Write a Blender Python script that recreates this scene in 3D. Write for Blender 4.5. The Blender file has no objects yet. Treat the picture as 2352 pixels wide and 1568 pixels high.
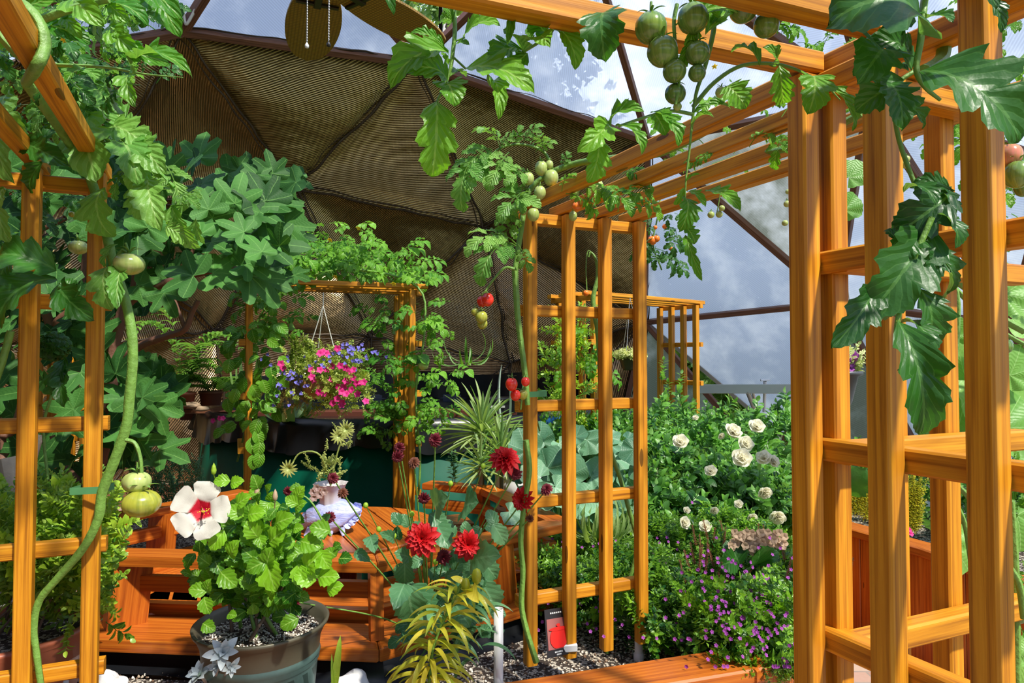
import bpy, math, random
import numpy as np
random.seed(7); rng = np.random.default_rng(7)
SC = bpy.context.scene; COL = SC.collection
F = 1503.0; PITCH = math.radians(1.6); H = 1.55
V = lambda *a: np.array(a, float)
def P(px, py, y):
    a, b = (px-1176)/F, (784-py)/F
    d = V(a, math.cos(PITCH)-math.sin(PITCH)*b, math.sin(PITCH)+math.cos(PITCH)*b)
    return V(0, 0, H) + d*(y/d[1])
def PZ(px, py, z):
    d = P(px, py, 1)-V(0, 0, H)
    return V(0, 0, H)+d*((z-H)/d[2])
def nrm(a):
    a = np.asarray(a, float); return a/(np.linalg.norm(a)+1e-9)
# ------------------------------------------------------------ mesh builder
class MB:
    def __init__(s): s.v = []; s.f = []; s.uv = []; s.t = []; s.n = 0; s.m = []
    def add(s, v, f, uv=None, tone=.5, mat=0):
        v = np.asarray(v, float)
        if uv is None: uv = np.zeros((len(v), 2))
        s.v.append(v); s.uv.append(np.asarray(uv, float)); s.t.append(np.full(len(v), tone) if np.isscalar(tone) else tone)
        if isinstance(f, np.ndarray): s.f.append((f+s.n, mat))
        else:
            for k in set(len(q) for q in f): s.f.append((np.array([q for q in f if len(q) == k])+s.n, mat))
        s.n += len(v)
    def build(s, name, mats, parent=None, smooth=True, org=None):
        if org is None: org = np.array(parent['_o']) if parent is not None else V(0, 0, 0)
        if not s.v: return None
        v = np.vstack(s.v)-org; uv = np.vstack(s.uv); t = np.concatenate(s.t)
        me = bpy.data.meshes.new(name)
        me.vertices.add(len(v)); me.vertices.foreach_set('co', v.ravel().astype(np.float32))
        li = np.concatenate([f.ravel() for f, m in s.f]).astype(np.int32)
        cnt = np.concatenate([np.full(len(f), f.shape[1]) for f, m in s.f])
        mi = np.concatenate([np.full(len(f), m) for f, m in s.f]).astype(np.int32)
        st = np.concatenate([[0], np.cumsum(cnt)[:-1]]).astype(np.int32)
        me.loops.add(len(li)); me.loops.foreach_set('vertex_index', li)
        me.polygons.add(len(cnt)); me.polygons.foreach_set('loop_start', st)
        try: me.polygons.foreach_set('loop_total', cnt.astype(np.int32))
        except Exception: pass
        me.polygons.foreach_set('material_index', mi)
        me.polygons.foreach_set('use_smooth', np.full(len(cnt), smooth))
        me.update(calc_edges=True)
        l = me.uv_layers.new(name='UVMap'); l.data.foreach_set('uv', uv[li].ravel().astype(np.float32))
        a = me.attributes.new('tone', 'FLOAT', 'POINT'); a.data.foreach_set('value', t.astype(np.float32))
        for m in (mats if isinstance(mats, (list, tuple)) else [mats]): me.materials.append(m)
        o = bpy.data.objects.new(name, me); COL.objects.link(o)
        if parent is not None: o.parent = parent; o['_o'] = list(map(float, parent['_o']))
        else: o.location = org; o['_o'] = list(map(float, org))
        return o
def tag(o, label, cat, group=None, kind=None):
    if label: o['label'] = label
    if cat: o['category'] = cat
    if group: o['group'] = group
    if kind: o['kind'] = kind
    return o
def thing(name, loc, label, cat, group=None):
    o = bpy.data.objects.new(name, None); COL.objects.link(o); o.empty_display_size = .05
    o.location = loc; o['_o'] = list(map(float, loc)); return tag(o, label, cat, group)
def single(name, mb, mat, label, cat, group=None, kind=None, smooth=True, org=None):
    if org is None:
        v = np.vstack(mb.v); org = V(v[:, 0].mean(), v[:, 1].mean(), v[:, 2].min())
    return tag(mb.build(name, mat, None, smooth, org), label, cat, group, kind)
def struct(name, mb, mat, smooth=False): return tag(mb.build(name, mat, None, smooth), None, None, None, 'structure')
# ------------------------------------------------------------ primitives
def beam(mb, p0, p1, w, h, up=(0, 0, 1), c=.0035, tone=None, mat=0):
    p0, p1 = np.asarray(p0, float), np.asarray(p1, float); L = np.linalg.norm(p1-p0)
    y = (p1-p0)/L; up = nrm(up)
    if abs(y@up) > .98: up = V(0, 1, 0)
    x = nrm(np.cross(y, up)); z = np.cross(x, y)
    a, b = w/2, h/2; c = min(c, a*.4, b*.4)
    s = [(a-c, -b), (a, -b+c), (a, b-c), (a-c, b), (-a+c, b), (-a, b-c), (-a, -b+c), (-a+c, -b)]
    per = [0]
    for i in range(8): q, r = s[i], s[(i+1) % 8]; per.append(per[-1]+math.hypot(q[0]-r[0], q[1]-r[1]))
    off = random.random()*9; vv = []; uv = []; ff = []
    for i in range(8):
        for (k, pp) in ((i, p0), (i, p1), ((i+1) % 8, p1), ((i+1) % 8, p0)): vv.append(pp+x*s[k][0]+z*s[k][1])
        uv += [(off, off+per[i]), (off+L, off+per[i]), (off+L, off+per[i+1]), (off, off+per[i+1])]
        ff.append([4*i+3, 4*i+2, 4*i+1, 4*i])
    n = len(vv)
    for pp in (p0, p1):
        for q in s: vv.append(pp+x*q[0]+z*q[1]); uv.append((off+q[0]*.5, off+q[1]*3))
    ff += [list(range(n, n+8)), list(range(n+15, n+7, -1))]
    mb.add(vv, ff, uv, random.random() if tone is None else tone, mat)
def box(mb, c, dims, rot=0, c_=.003, tone=None, mat=0):
    ca, sa = math.cos(rot), math.sin(rot); c = np.asarray(c, float)
    if dims[0] >= dims[1]: d = V(ca, sa, 0)*dims[0]/2; beam(mb, c-d, c+d, dims[1], dims[2], c=c_, tone=tone, mat=mat)
    else: d = V(-sa, ca, 0)*dims[1]/2; beam(mb, c-d, c+d, dims[0], dims[2], c=c_, tone=tone, mat=mat)
def spline(pts, k=6):
    pts = [np.asarray(p, float) for p in pts]
    if len(pts) < 3 or k < 2: return np.array(pts)
    Q = [2*pts[0]-pts[1]]+pts+[2*pts[-1]-pts[-2]]; out = []
    for i in range(1, len(Q)-2):
        a, b, c, d = Q[i-1:i+3]
        for j in range(k):
            t = j/k; out.append(.5*((2*b)+(c-a)*t+(2*a-5*b+4*c-d)*t*t+(3*b-a-3*c+d)*t**3))
    out.append(pts[-1]); return np.array(out)
def tube(mb, pts, r, n=6, k=5, tone=.5, mat=0, cap=False, knob=0):
    s = spline(pts, k); m = len(s)
    r = np.interp(np.linspace(0, 1, m), np.linspace(0, 1, len(r)), r) if hasattr(r, '__len__') else np.full(m, r)
    if knob: r = r*.92*(1+knob*np.clip(np.sin(np.arange(m)*.9+1), .6, 1)*rng.uniform(0, 1, m))
    T = np.gradient(s, axis=0); T /= (np.linalg.norm(T, axis=1)[:, None]+1e-9)
    a = V(0, 0, 1) if abs(T[0][2]) < .9 else V(1, 0, 0); x = nrm(np.cross(T[0], a)); vv = []; uv = []
    ang = np.linspace(0, 2*math.pi, n+1); L = 0
    for i in range(m):
        x = nrm(x-T[i]*(x@T[i])); y = np.cross(T[i], x)
        if i: L += np.linalg.norm(s[i]-s[i-1])
        for q in ang: vv.append(s[i]+(x*math.cos(q)+y*math.sin(q))*r[i]); uv.append((L*8, q/6.28))
    N = n+1
    f = np.array([[i*N+j, i*N+j+1, (i+1)*N+j+1, (i+1)*N+j] for i in range(m-1) for j in range(n)])
    mb.add(vv, f, uv, tone, mat)
    if cap:
        for i, rev in ((0, 1), (m-1, 0)):
            q = [vv[i*N+j] for j in range(n)]; ff = list(range(n))
            mb.add(q, [ff[::-1] if rev else ff], [(0, 0)]*n, tone, mat)
def lathe(mb, c, prof, n=32, tone=.5, mat=0, fn=None, axis=None):
    c = np.asarray(c, float); vv = []; uv = []; m = len(prof)
    z = nrm(axis) if axis is not None else V(0, 0, 1); x = nrm(np.cross(z, V(.3, 1, .1))); y = np.cross(z, x)
    for i, (r, h) in enumerate(prof):
        for j in range(n+1):
            a = 2*math.pi*j/n; rr, hh = (r, h) if fn is None else fn(r, h, a)
            vv.append(c+x*math.cos(a)*rr+y*math.sin(a)*rr+z*hh); uv.append((j/n, i/(m-1)))
    N = n+1
    f = np.array([[i*N+j, i*N+j+1, (i+1)*N+j+1, (i+1)*N+j] for i in range(m-1) for j in range(n)])
    mb.add(vv, f, uv, tone, mat)
def disc(mb, c, r, n=24, tone=.5, mat=0):
    c = np.asarray(c, float)
    mb.add([c+V(math.cos(6.2832*i/n)*r, math.sin(6.2832*i/n)*r, 0) for i in range(n)], [list(range(n))], [(math.cos(6.2832*i/n)*r*4, math.sin(6.2832*i/n)*r*4) for i in range(n)], tone, mat)
def prism(mb, pts, z0, z1, mat=0, tone=.5):
    n = len(pts); A = [V(p[0], p[1], z1) for p in pts]; B = [V(p[0], p[1], z0) for p in pts]
    uv = [(p[0], p[1]) for p in pts]*2; off = random.random()*5
    mb.add(A+B, [list(range(n)), list(range(2*n-1, n-1, -1))], np.array(uv)+off, tone, mat)
    for i in range(n):
        j = (i+1) % n; L = math.hypot(pts[i][0]-pts[j][0], pts[i][1]-pts[j][1])
        mb.add([A[i], B[i], B[j], A[j]], [[0, 1, 2, 3]], [(off, z1), (off, z0), (off+L, z0), (off+L, z1)], tone, mat)
def blob(mb, c, r, n=10, rough=.15, tone=.5, mat=0, seed=None):
    q = np.random.default_rng(seed if seed is not None else random.randrange(9999)); vv = []; uv = []
    ph = q.uniform(0, 6, 6); m = n
    for i in range(m+1):
        t = math.pi*i/m
        for j in range(2*n+1):
            a = math.pi*j/n
            k = 1+rough*(math.sin(2*t+ph[0]+2*math.cos(a+ph[1]))+.6*math.sin(3*a+ph[2])*math.sin(t)*math.sin(2*t+ph[3])+.4*math.sin(5*a+ph[4])*math.sin(t)**2)
            vv.append(np.asarray(c)+V(math.sin(t)*math.cos(a)*r[0], math.sin(t)*math.sin(a)*r[1], math.cos(t)*r[2])*k); uv.append((j/n, i/m))
    N = 2*n+1
    f = np.array([[i*N+j, (i+1)*N+j, (i+1)*N+j+1, i*N+j+1] for i in range(m) for j in range(2*n)])
    mb.add(vv, f, uv, tone, mat)
# ------------------------------------------------------------ leaves
def leafT(nu=10, nv=3, w=.3, kind='plain', fold=.25, droop=.6, ripple=.02, sweep=.25, seed=0, lob=.3, nl=4, peak=.42, curl=0):
    q = np.random.default_rng(seed); u = np.linspace(0, 1, nu+1)
    e = math.log(.5)/math.log(peak); base = np.sin(np.pi*u**e)
    base = np.clip(base, 0, 1)**(.75 if kind != 'blade' else .5)
    if kind == 'petal': base = u**.75*np.sqrt(np.clip(1-u**6, 0, 1))*1.15+.04
    if kind == 'heart': base = np.clip(np.sin(np.pi*np.clip(u*.93+.07, 0, 1)**.62), 0, 1)**.6
    ws = []
    for sd in range(2):
        if kind in ('tomato',):
            ph = q.uniform(-.12, .12); t = np.abs(np.sin(np.pi*(u*nl+ph)))**.7; e2 = np.clip((.80-u)*4, 0, 1)
            k = 1-lob*1.25*(1-t)*e2+.05*np.cos(np.arange(nu+1)*math.pi)
            ws.append(w*base*k*q.uniform(.85, 1.12))
        elif kind == 'serrate': ws.append(w*base*(1+.09*np.cos(np.arange(nu+1)*math.pi)))
        else: ws.append(w*base*q.uniform(.95, 1.05))
    th = droop*(u-.5)*1.6+curl*u**3; dy, dz = np.cos(th), -np.sin(th)
    Y = np.concatenate([[0], np.cumsum((dy[1:]+dy[:-1])/2/nu)]); Z = np.concatenate([[0], np.cumsum((dz[1:]+dz[:-1])/2/nu)])
    vs = np.linspace(-1, 1, 2*nv+1); vv = []; uv = []
    p1, p2 = q.uniform(0, 6, 2)
    for i in range(nu+1):
        for v in vs:
            ww = ws[0][i] if v < 0 else ws[1][i]; x = v*ww
            z = fold*abs(x)+ripple*math.sin(u[i]*14+p1+(2 if v < 0 else 0))*abs(v)+ripple*.7*math.sin(u[i]*25+v*5+p2)*abs(v)
            s = sweep*abs(x)*(1 if kind != 'heart' else -.6*(1-u[i])*2+.3)
            vv.append((x, Y[i]+dy[i]*s+dz[i]*0, Z[i]+z+dz[i]*s)); uv.append((u[i], v))
    vv = np.array(vv); en = V(0, Y[-1], Z[-1]); L = np.linalg.norm(en); c, s_ = en[1]/L, en[2]/L
    R = np.array([[1, 0, 0], [0, c, s_], [0, -s_, c]]); vv = (vv@R.T)/L
    N = 2*nv+1
    f = np.array([[i*N+j, i*N+j+1, (i+1)*N+j+1, (i+1)*N+j] for i in range(nu) for j in range(2*nv)])
    return vv, f, np.array(uv)
def fanT(kind='fig', nr=4, na=40, seed=0, cup=.15, wav=.04, droop=.3):
    q = np.random.default_rng(seed); vv = []; uv = []; A = 2.55
    ph = q.uniform(0, 6)
    for i in range(nr+1):
        rr = i/nr
        for j in range(na+1):
            a = -A+2*A*j/na
            if kind == 'fig':
                lobes = [(0, 1, .36), (.85, .86, .33), (-.85, .86, .33), (1.75, .66, .5), (-1.75, .66, .5)]
                R = max(L*math.exp(-abs((a-c)/wd)**2.4*.8) for c, L, wd in lobes)*.68+.30*(1-.25*abs(a)/A)
            elif kind == 'round': R = .62*(1-.1*math.cos(5*a))+.16*math.cos(a)
            else: R = .60+.25*math.cos(a)+.10*abs(math.cos(2.5*a))+.02*math.sin(na*a)
            R *= (1+.02*math.sin(23*a+ph)); r = R*rr
            x, y = math.sin(a)*r, math.cos(a)*r
            z = cup*r*r-droop*max(y, 0)**2+wav*rr*math.sin(6*a+ph)-.05*math.cos(5.3*a)*rr*.5
            vv.append((x, y, z)); uv.append((rr, a/A))
    N = na+1
    f = np.array([[i*N+j, i*N+j+1, (i+1)*N+j+1, (i+1)*N+j] for i in range(nr) for j in range(na)])
    return np.array(vv), f, np.array(uv)
def frame(Y, Z):
    Y = nrm(Y); Z = np.asarray(Z, float); Z = Z-Y*(Z@Y)
    if np.linalg.norm(Z) < 1e-4: Z = V(Y[1], -Y[0], .1)
    Z = nrm(Z); X = np.cross(Y, Z); return np.stack([X, Y, Z], 1)
def inst(mb, T, p, Y, Z, s=1., tone=.5, ws=1., mat=0):
    R = frame(Y, Z); v = T[0]*V(s*ws, s, s)
    mb.add(v@R.T+p, T[1], T[2], tone, mat)
def leaf2(mb, T, p0, p1, Z=None, tone=.5, ws=1., mat=0):
    p0, p1 = np.asarray(p0, float), np.asarray(p1, float)
    if Z is None: Z = V(random.uniform(-.5, .5), -.8, .7)
    inst(mb, T, p0, p1-p0, Z, np.linalg.norm(p1-p0), tone, ws, mat)
TOM = [leafT(24, 3, .25+.02*(i % 3), 'tomato', .35, .6+.3*(i % 3), .022, .55, i, .42, 3.5+(i % 2), .36, .5*(i % 2)) for i in range(6)]
TOMM = [leafT(12, 2, .28, 'tomato', .3, .7, .03, .5, i+20, .42, 3.4, .36) for i in range(4)]
TOML = [leafT(4, 1, .30, 'plain', .3, .8, .03, .3, i+30) for i in range(3)]
PLN = [leafT(6, 1, .27, 'plain', .3, .5, .0, .1, i) for i in range(3)]
PLNH = [leafT(12, 3, .30, 'serrate', .25, .5, .02, .2, i) for i in range(4)]
HIB = [leafT(10, 2, .40, 'serrate', .25, .5, .03, .2, i, peak=.36) for i in range(4)]
TINY = [leafT(3, 1, .26, 'plain', .4, .3, 0, .1, i) for i in range(2)]
BLADE = [leafT(9, 1, w_, 'blade', .6, d_, 0, 0, 5) for w_, d_ in ((.035, .5), (.035, 1.3), (.06, .9), (.05, .2))]
FIG = [fanT('fig', 4, 44, i, .12, .04, .25+.1*i) for i in range(3)]
FIGL = [fanT('fig', 2, 22, i, .12, .05, .3) for i in range(2)]
RND = [fanT('round', 3, 24, i, .25, .05, .2) for i in range(2)]
SQU = [fanT('squash', 4, 36, i, .15, .05, .35) for i in range(3)]
def compound(lv, seed, curl=.5):
    "one whole tomato leaf: curved rachis, a lobed terminal leaflet and paired side leaflets"
    q = random.Random(seed); mb = MB(); T = {0: TOM, 1: TOMM, 2: TOML}[lv]; n = 7
    pts = [V(0, t, -.28*curl*((2*t-1)**2-1)) for t in np.linspace(0, .72, n)]
    tube(mb, pts, [.014, .008], 5 if lv == 0 else 3, 1, .75)
    at = lambda t: V(0, t, -.28*curl*((2*t-1)**2-1))
    leaf2(mb, q.choice(T), at(.68), V(q.uniform(-.05, .05), 1.02, -.12*curl), V(0, 0, 1), .5, 1.15)
    for t, L in ((.24, .27), (.42, .34), (.58, .36)):
        for sd in (-1, 1):
            b = at(t+q.uniform(-.03, .03)); a = q.uniform(.75, 1.15); l = L*q.uniform(.85, 1.1)
            leaf2(mb, q.choice(T), b+V(sd*.03, .01, 0), b+V(sd*math.sin(a)*l, math.cos(a)*l, -l*q.uniform(.1, .6)), V(sd*.2, 0, 1), q.uniform(.3, .7))
    if lv < 2:
        for t in (.33, .5):
            for sd in (-1, 1): b = at(t); leaf2(mb, TINY[0], b, b+V(sd*.08, .04, -.02), V(0, 0, 1), .5, 1.6)
    v = np.vstack(mb.v); uv = np.vstack(mb.uv); t = np.concatenate(mb.t)
    return v, np.vstack([f if f.shape[1] == 4 else None for f, m in mb.f]), uv, t
CMP = {lv: [compound(lv, i*7+lv, .4+.25*i) for i in range(4)] for lv in (0, 1, 2)}
def cleaf(mb, lv, p0, p1, Z=None, tone=.5, ws=1.):
    T = random.choice(CMP[lv]); p0, p1 = np.asarray(p0, float), np.asarray(p1, float)
    if Z is None: Z = V(random.uniform(-.4, .4), -.6, .8)
    s = np.linalg.norm(p1-p0); R = frame(p1-p0, Z)
    mb.add((T[0]*V(s*ws, s, s))@R.T+p0, T[1], T[2], np.clip(T[3]-.5+tone, 0, 1))
def sprigT(n, leaf, L=1., spread=.5, tl=.25, seed=0, up=.5, whorl=2):
    q = random.Random(seed); mb = MB(); tube(mb, [(0, 0, 0), (.03, .5, .02), (0, 1, 0)], [.012, .006], 3, 2, .2)
    for i in range(n):
        t = .12+.88*i/n; ph = q.uniform(0, 6)
        for k in range(whorl):
            a = ph+6.283*k/whorl; d = V(math.cos(a), up, math.sin(a)); l = tl*(1-.4*t)*q.uniform(.8, 1.2)
            inst(mb, leaf, V(0, t, 0), d, V(0, 1, 0), l, q.uniform(.2, .9))
    inst(mb, leaf, V(0, .97, 0), V(.1, 1, .1), V(1, 0, 0), tl*.6, .9)
    return np.vstack(mb.v), np.vstack([f for f, m in mb.f]), np.vstack(mb.uv), np.concatenate(mb.t)
def sprig(mb, T, p, Y, s, tone=0., ws=1.):
    R = frame(Y, V(random.uniform(-1, 1), random.uniform(-1, 1), random.uniform(-.3, 1)))
    mb.add((T[0]*V(s*ws, s, s*ws))@R.T+np.asarray(p), T[1], T[2], np.clip(T[3]+tone, 0, 1))
# ------------------------------------------------------------ materials
class NT:
    def __init__(s, name):
        s.m = bpy.data.materials.new(name); s.m.use_nodes = True; s.t = s.m.node_tree; s.t.nodes.clear()
        s.out = s.t.nodes.new('ShaderNodeOutputMaterial')
    def n(s, typ, ins=None, **kw):
        x = s.t.nodes.new('ShaderNode'+typ)
        for k, v in kw.items(): setattr(x, k, v)
        for k, v in (ins or {}).items(): s.set(x.inputs[k], v)
        return x
    def set(s, i, v):
        if isinstance(v, bpy.types.NodeSocket): s.t.links.new(v, i)
        elif isinstance(v, bpy.types.Node): s.t.links.new(v.outputs[0], i)
        else:
            if isinstance(v, (tuple, list)) and len(v) == 3 and i.type == 'RGBA': v = (*v, 1)
            i.default_value = v
    def math(s, op, a, b=0., c=0., clamp=False): return s.n('Math', {0: a, 1: b, 2: c}, operation=op, use_clamp=clamp).outputs[0]
    def mix(s, f, a, b, bt='MIX'):
        x = s.n('Mix', None, data_type='RGBA', blend_type=bt); s.set(x.inputs[0], f); s.set(x.inputs[6], a); s.set(x.inputs[7], b); return x.outputs[2]
    def ramp(s, f, stops):
        x = s.n('ValToRGB', {0: f}); e = x.color_ramp.elements
        while len(e) < len(stops): e.new(.5)
        for k, (p, c) in enumerate(stops): e[k].position = p; e[k].color = (*c, 1)
        return x.outputs[0]
    def noise(s, vec, sc, det=3, rough=.55, dist=0.):
        x = s.n('TexNoise', {'Scale': sc, 'Detail': det, 'Roughness': rough, 'Distortion': dist})
        if vec is not None: s.set(x.inputs['Vector'], vec)
        return x.outputs[0]
    def mapv(s, vec, scale): return s.n('Mapping', {0: vec, 3: scale}).outputs[0]
    def uv(s): return s.n('UVMap').outputs[0]
    def obj(s): return s.n('TexCoord').outputs['Object']
    def bump(s, h, st=.3, d=.01): return s.n('Bump', {'Height': h, 'Strength': st, 'Distance': d}).outputs[0]
    def done(s, sh): s.set(s.out.inputs[0], sh); return s.m
    def bsdf(s, col, rough=.5, metal=0., normal=None, spec=.5, **kw):
        x = s.n('BsdfPrincipled', {'Base Color': col, 'Roughness': rough, 'Metallic': metal, 'Specular IOR Level': spec})
        if normal is not None: s.set(x.inputs['Normal'], normal)
        for k, v in kw.items(): s.set(x.inputs[k.replace('_', ' ')], v)
        return x.outputs[0]
def m_wood(name, dark, mid, light, rough=.5, coat=.05):
    t = NT(name); uv = t.uv(); at = t.n('Attribute', attribute_name='tone')
    g = t.noise(t.mapv(uv, (1.0, 22, 1)), 3, 5, .6, .5)
    wv = t.n('TexWave', {'Vector': t.mapv(uv, (.5, 6, 1)), 'Scale': 2.6, 'Distortion': 9, 'Detail': 3, 'Detail Scale': .5}, bands_direction='Y').outputs['Fac']
    f = t.math('ADD', t.math('MULTIPLY', g, .86), t.math('MULTIPLY', wv, .14))
    f2 = t.noise(t.mapv(uv, (.8, 90, 1)), 3, 3, .6, .2); c = t.ramp(t.math('ADD', t.math('MULTIPLY', f, .6), t.math('MULTIPLY', f2, .4)), [(.31, dark), (.50, mid), (.74, light)])
    big = t.noise(t.mapv(uv, (1.5, 4, 1)), 2, 2)
    c = t.mix(t.math('MULTIPLY', t.math('SUBTRACT', big, .5, clamp=True), 1.1, clamp=True), c, dark)
    c = t.mix(t.math('MULTIPLY', at.outputs['Fac'], .35), c, t.mix(1, c, (1.25, 1.1, .9), 'MULTIPLY'))
    kn = t.n('TexVoronoi', {'Vector': t.mapv(uv, (2.2, 9, 1)), 'Scale': 1.}).outputs['Distance']
    c = t.mix(t.math('MULTIPLY', t.math('LESS_THAN', kn, .07), .75), c, tuple(x*.25 for x in dark))
    return t.done(t.bsdf(c, rough, normal=t.bump(f, .35, .002), spec=.3, Coat_Weight=coat, Coat_Roughness=.25))
def m_leaf(name, c0, c1, vein=(.45, .6, .2), rough=.42, trans=.35, nv=7., back=1.25, veins=True, spec=.45, radial=False, bumps=.35, tcol=None):
    t = NT(name); uv = t.uv(); at = t.n('Attribute', attribute_name='tone').outputs['Fac']
    s = t.n('SeparateXYZ', {0: uv}); u, v = s.outputs[0], s.outputs[1]; a = t.math('ABSOLUTE', v)
    nz = t.noise(t.obj(), 9, 3)
    c = t.mix(t.math('ADD', at, t.math('MULTIPLY', t.math('SUBTRACT', nz, .5), .5), clamp=True), c0, c1)
    nor = None; h = t.noise(t.obj(), 120, 2)
    if veins:
        if radial:
            x = t.math('PINGPONG', t.math('ADD', t.math('MULTIPLY', a, 1.5), 0.), .25)
            w = t.math('MULTIPLY', t.math('PINGPONG', t.math('ADD', t.math('MULTIPLY', a, 3.0), .0), .5), 1.)
            line = t.math('LESS_THAN', t.math('MULTIPLY', w, u), .013)
            sec = t.math('PINGPONG', t.math('SUBTRACT', t.math('MULTIPLY', u, 8.), t.math('MULTIPLY', w, 3.)), .5)
            ln2 = t.math('LESS_THAN', sec, .05)
        else:
            line = t.math('LESS_THAN', a, .07)
            sec = t.math('PINGPONG', t.math('SUBTRACT', t.math('MULTIPLY', u, nv), t.math('MULTIPLY', a, 1.6)), .5)
            ln2 = t.math('LESS_THAN', sec, .045)
        fac = t.math('MAXIMUM', t.math('MULTIPLY', line, .5), t.math('MULTIPLY', ln2, .06 if radial else .22))
        c = t.mix(fac, c, vein)
        h = t.math('ADD', t.math('MULTIPLY', h, .35), t.math('MULTIPLY', sec, .5 if radial else 1.2))
    nor = t.bump(h, bumps, .004)
    bf = t.n('NewGeometry').outputs['Backfacing']
    c = t.mix(bf, c, t.mix(.35, c, (.22*back, .34*back, .16*back)))
    p = t.bsdf(c, rough, normal=nor, spec=spec)
    tr = t.n('BsdfTranslucent', {0: t.mix(1, c, tcol or (1.5, 1.6, .6), 'MULTIPLY'), 1: nor})
    return t.done(t.n('MixShader', {0: trans, 1: p, 2: tr.outputs[0]}).outputs[0])
def m_plain(name, c, rough=.5, metal=0., var=.12, sc=12, bump=.1, spec=.5, **kw):
    t = NT(name); n = t.noise(t.obj(), sc, 4)
    col = t.mix(n, tuple(x*(1-var) for x in c), tuple(min(1, x*(1+var)) for x in c))
    return t.done(t.bsdf(col, rough, metal, t.bump(n, bump, .01), spec, **kw))
M = {}
M['cedar'] = m_wood('honey cedar', (.20, .060, .003), (.52, .210, .010), (.76, .38, .025))
M['bench'] = m_wood('red cedar', (.20, .035, .005), (.42, .105, .010), (.60, .20, .022), .4, .2)
M['strutwood'] = m_wood('weathered strut wood', (.05, .022, .012), (.15, .062, .032), (.27, .13, .075), .6, .05)
M['raw'] = m_wood('raw plank', (.25, .13, .06), (.42, .25, .12), (.6, .4, .2), .6, .0)
M['twig'] = m_plain('grey brown bark', (.16, .11, .08), .8, bump=.5, sc=40)
M['figbark'] = m_plain('red brown bark', (.14, .06, .035), .7, bump=.5, sc=40)
M['stem'] = m_plain('hairy green stem', (.14, .28, .045), .5, var=.35, bump=.4, sc=60)
M['oldstem'] = m_plain('woody green stem', (.20, .23, .12), .7, var=.3, bump=.5, sc=50)
M['black'] = m_plain('black plastic', (.012, .012, .014), .38, bump=.2)
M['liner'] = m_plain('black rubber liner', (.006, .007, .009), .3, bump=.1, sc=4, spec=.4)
M['pvc'] = m_plain('white pipe', (.62, .62, .60), .35, var=.05)
M['white'] = m_plain('white', (.78, .78, .80), .4, var=.03)
M['metal'] = m_plain('grey metal', (.5, .5, .48), .35, .8, var=.05)
M['gmetal'] = m_plain('painted grey metal', (.40, .42, .36), .4, .1, var=.05)
M['tape'] = m_plain('green garden tape', (.08, .26, .10), .6, var=.2)
M['terra'] = m_plain('terracotta plastic', (.42, .12, .06), .42, var=.15, sc=5)
M['rope'] = m_plain('white rope', (.6, .57, .52), .8)
M['red'] = m_plain('ripe tomato', (.72, .03, .015), .16, var=.1, spec=.6)
M['orange'] = m_plain('orange tomato', (.85, .20, .02), .18, var=.1, spec=.6)
def m_fruit(name, c0, c1, sc=5):
    t = NT(name); uv = t.uv(); s = t.n('SeparateXYZ', {0: uv})
    st = t.noise(t.mapv(uv, (22, 1.5, 1)), 1, 3, .6, .3); n = t.noise(t.obj(), 14, 2)
    f = t.math('ADD', t.math('MULTIPLY', st, .6), t.math('MULTIPLY', n, .4))
    return t.done(t.bsdf(t.ramp(f, [(.38, c0), (.62, c1)]), .2, normal=t.bump(n, .05), spec=.6, Subsurface_Weight=.15, Subsurface_Radius=(.01, .01, .004)))
M['gtom'] = m_fruit('striped green tomato', (.05, .13, .025), (.22, .34, .07))
M['ptom'] = m_fruit('pale green tomato', (.30, .40, .10), (.46, .52, .18))
M['ytom'] = m_fruit('yellow green tomato', (.22, .26, .03), (.42, .42, .05))
M['pktom'] = m_fruit('pink striped tomato', (.25, .25, .05), (.62, .20, .12))
M['ltom'] = m_leaf('bright green tomato leaf', (.035, .19, .010), (.20, .46, .030), (.40, .62, .16), tcol=(1.5, 1.6, .5), bumps=.7)  # lighter green of the tomato leaves
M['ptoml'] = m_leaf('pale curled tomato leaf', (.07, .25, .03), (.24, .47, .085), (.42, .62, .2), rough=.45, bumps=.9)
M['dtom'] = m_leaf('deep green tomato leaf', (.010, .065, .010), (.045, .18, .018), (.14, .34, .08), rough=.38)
M['fig'] = m_leaf('fig leaf', (.010, .055, .010), (.075, .23, .040), (.20, .42, .10), .6, .25, spec=.25, radial=True)
M['hib'] = m_leaf('hibiscus leaf', (.014, .10, .006), (.22, .48, .02), (.42, .66, .14), .38, .35, nv=5, spec=.35)
M['fern'] = m_leaf('fern frond', (.05, .17, .02), (.18, .36, .05), veins=False)
M['small'] = m_leaf('small bright leaf', (.04, .16, .010), (.38, .56, .05), veins=False, rough=.35)
M['rosel'] = m_leaf('rose leaf', (.012, .085, .014), (.17, .40, .06), veins=False, rough=.38)
M['cup'] = m_leaf('cuphea leaf', (.015, .10, .010), (.24, .46, .03), veins=False, rough=.35)
M['cab'] = m_leaf('blue green cabbage leaf', (.04, .14, .07), (.20, .40, .23), (.40, .58, .42), .45, .2, radial=True)
M['dahl'] = m_leaf('dahlia leaf', (.03, .13, .045), (.13, .29, .13), (.2, .38, .2), .4, .25, nv=5)
M['lily'] = m_leaf('yellowing lily leaf', (.28, .36, .02), (.68, .55, .06), veins=False, rough=.35)
M['yuc'] = m_leaf('spiky variegated leaf', (.10, .22, .05), (.36, .46, .18), veins=False, rough=.4)
M['silver'] = m_leaf('silver succulent leaf', (.34, .40, .42), (.52, .58, .58), veins=False, rough=.5, trans=.1, back=2, tcol=(1, 1, 1))
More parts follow.
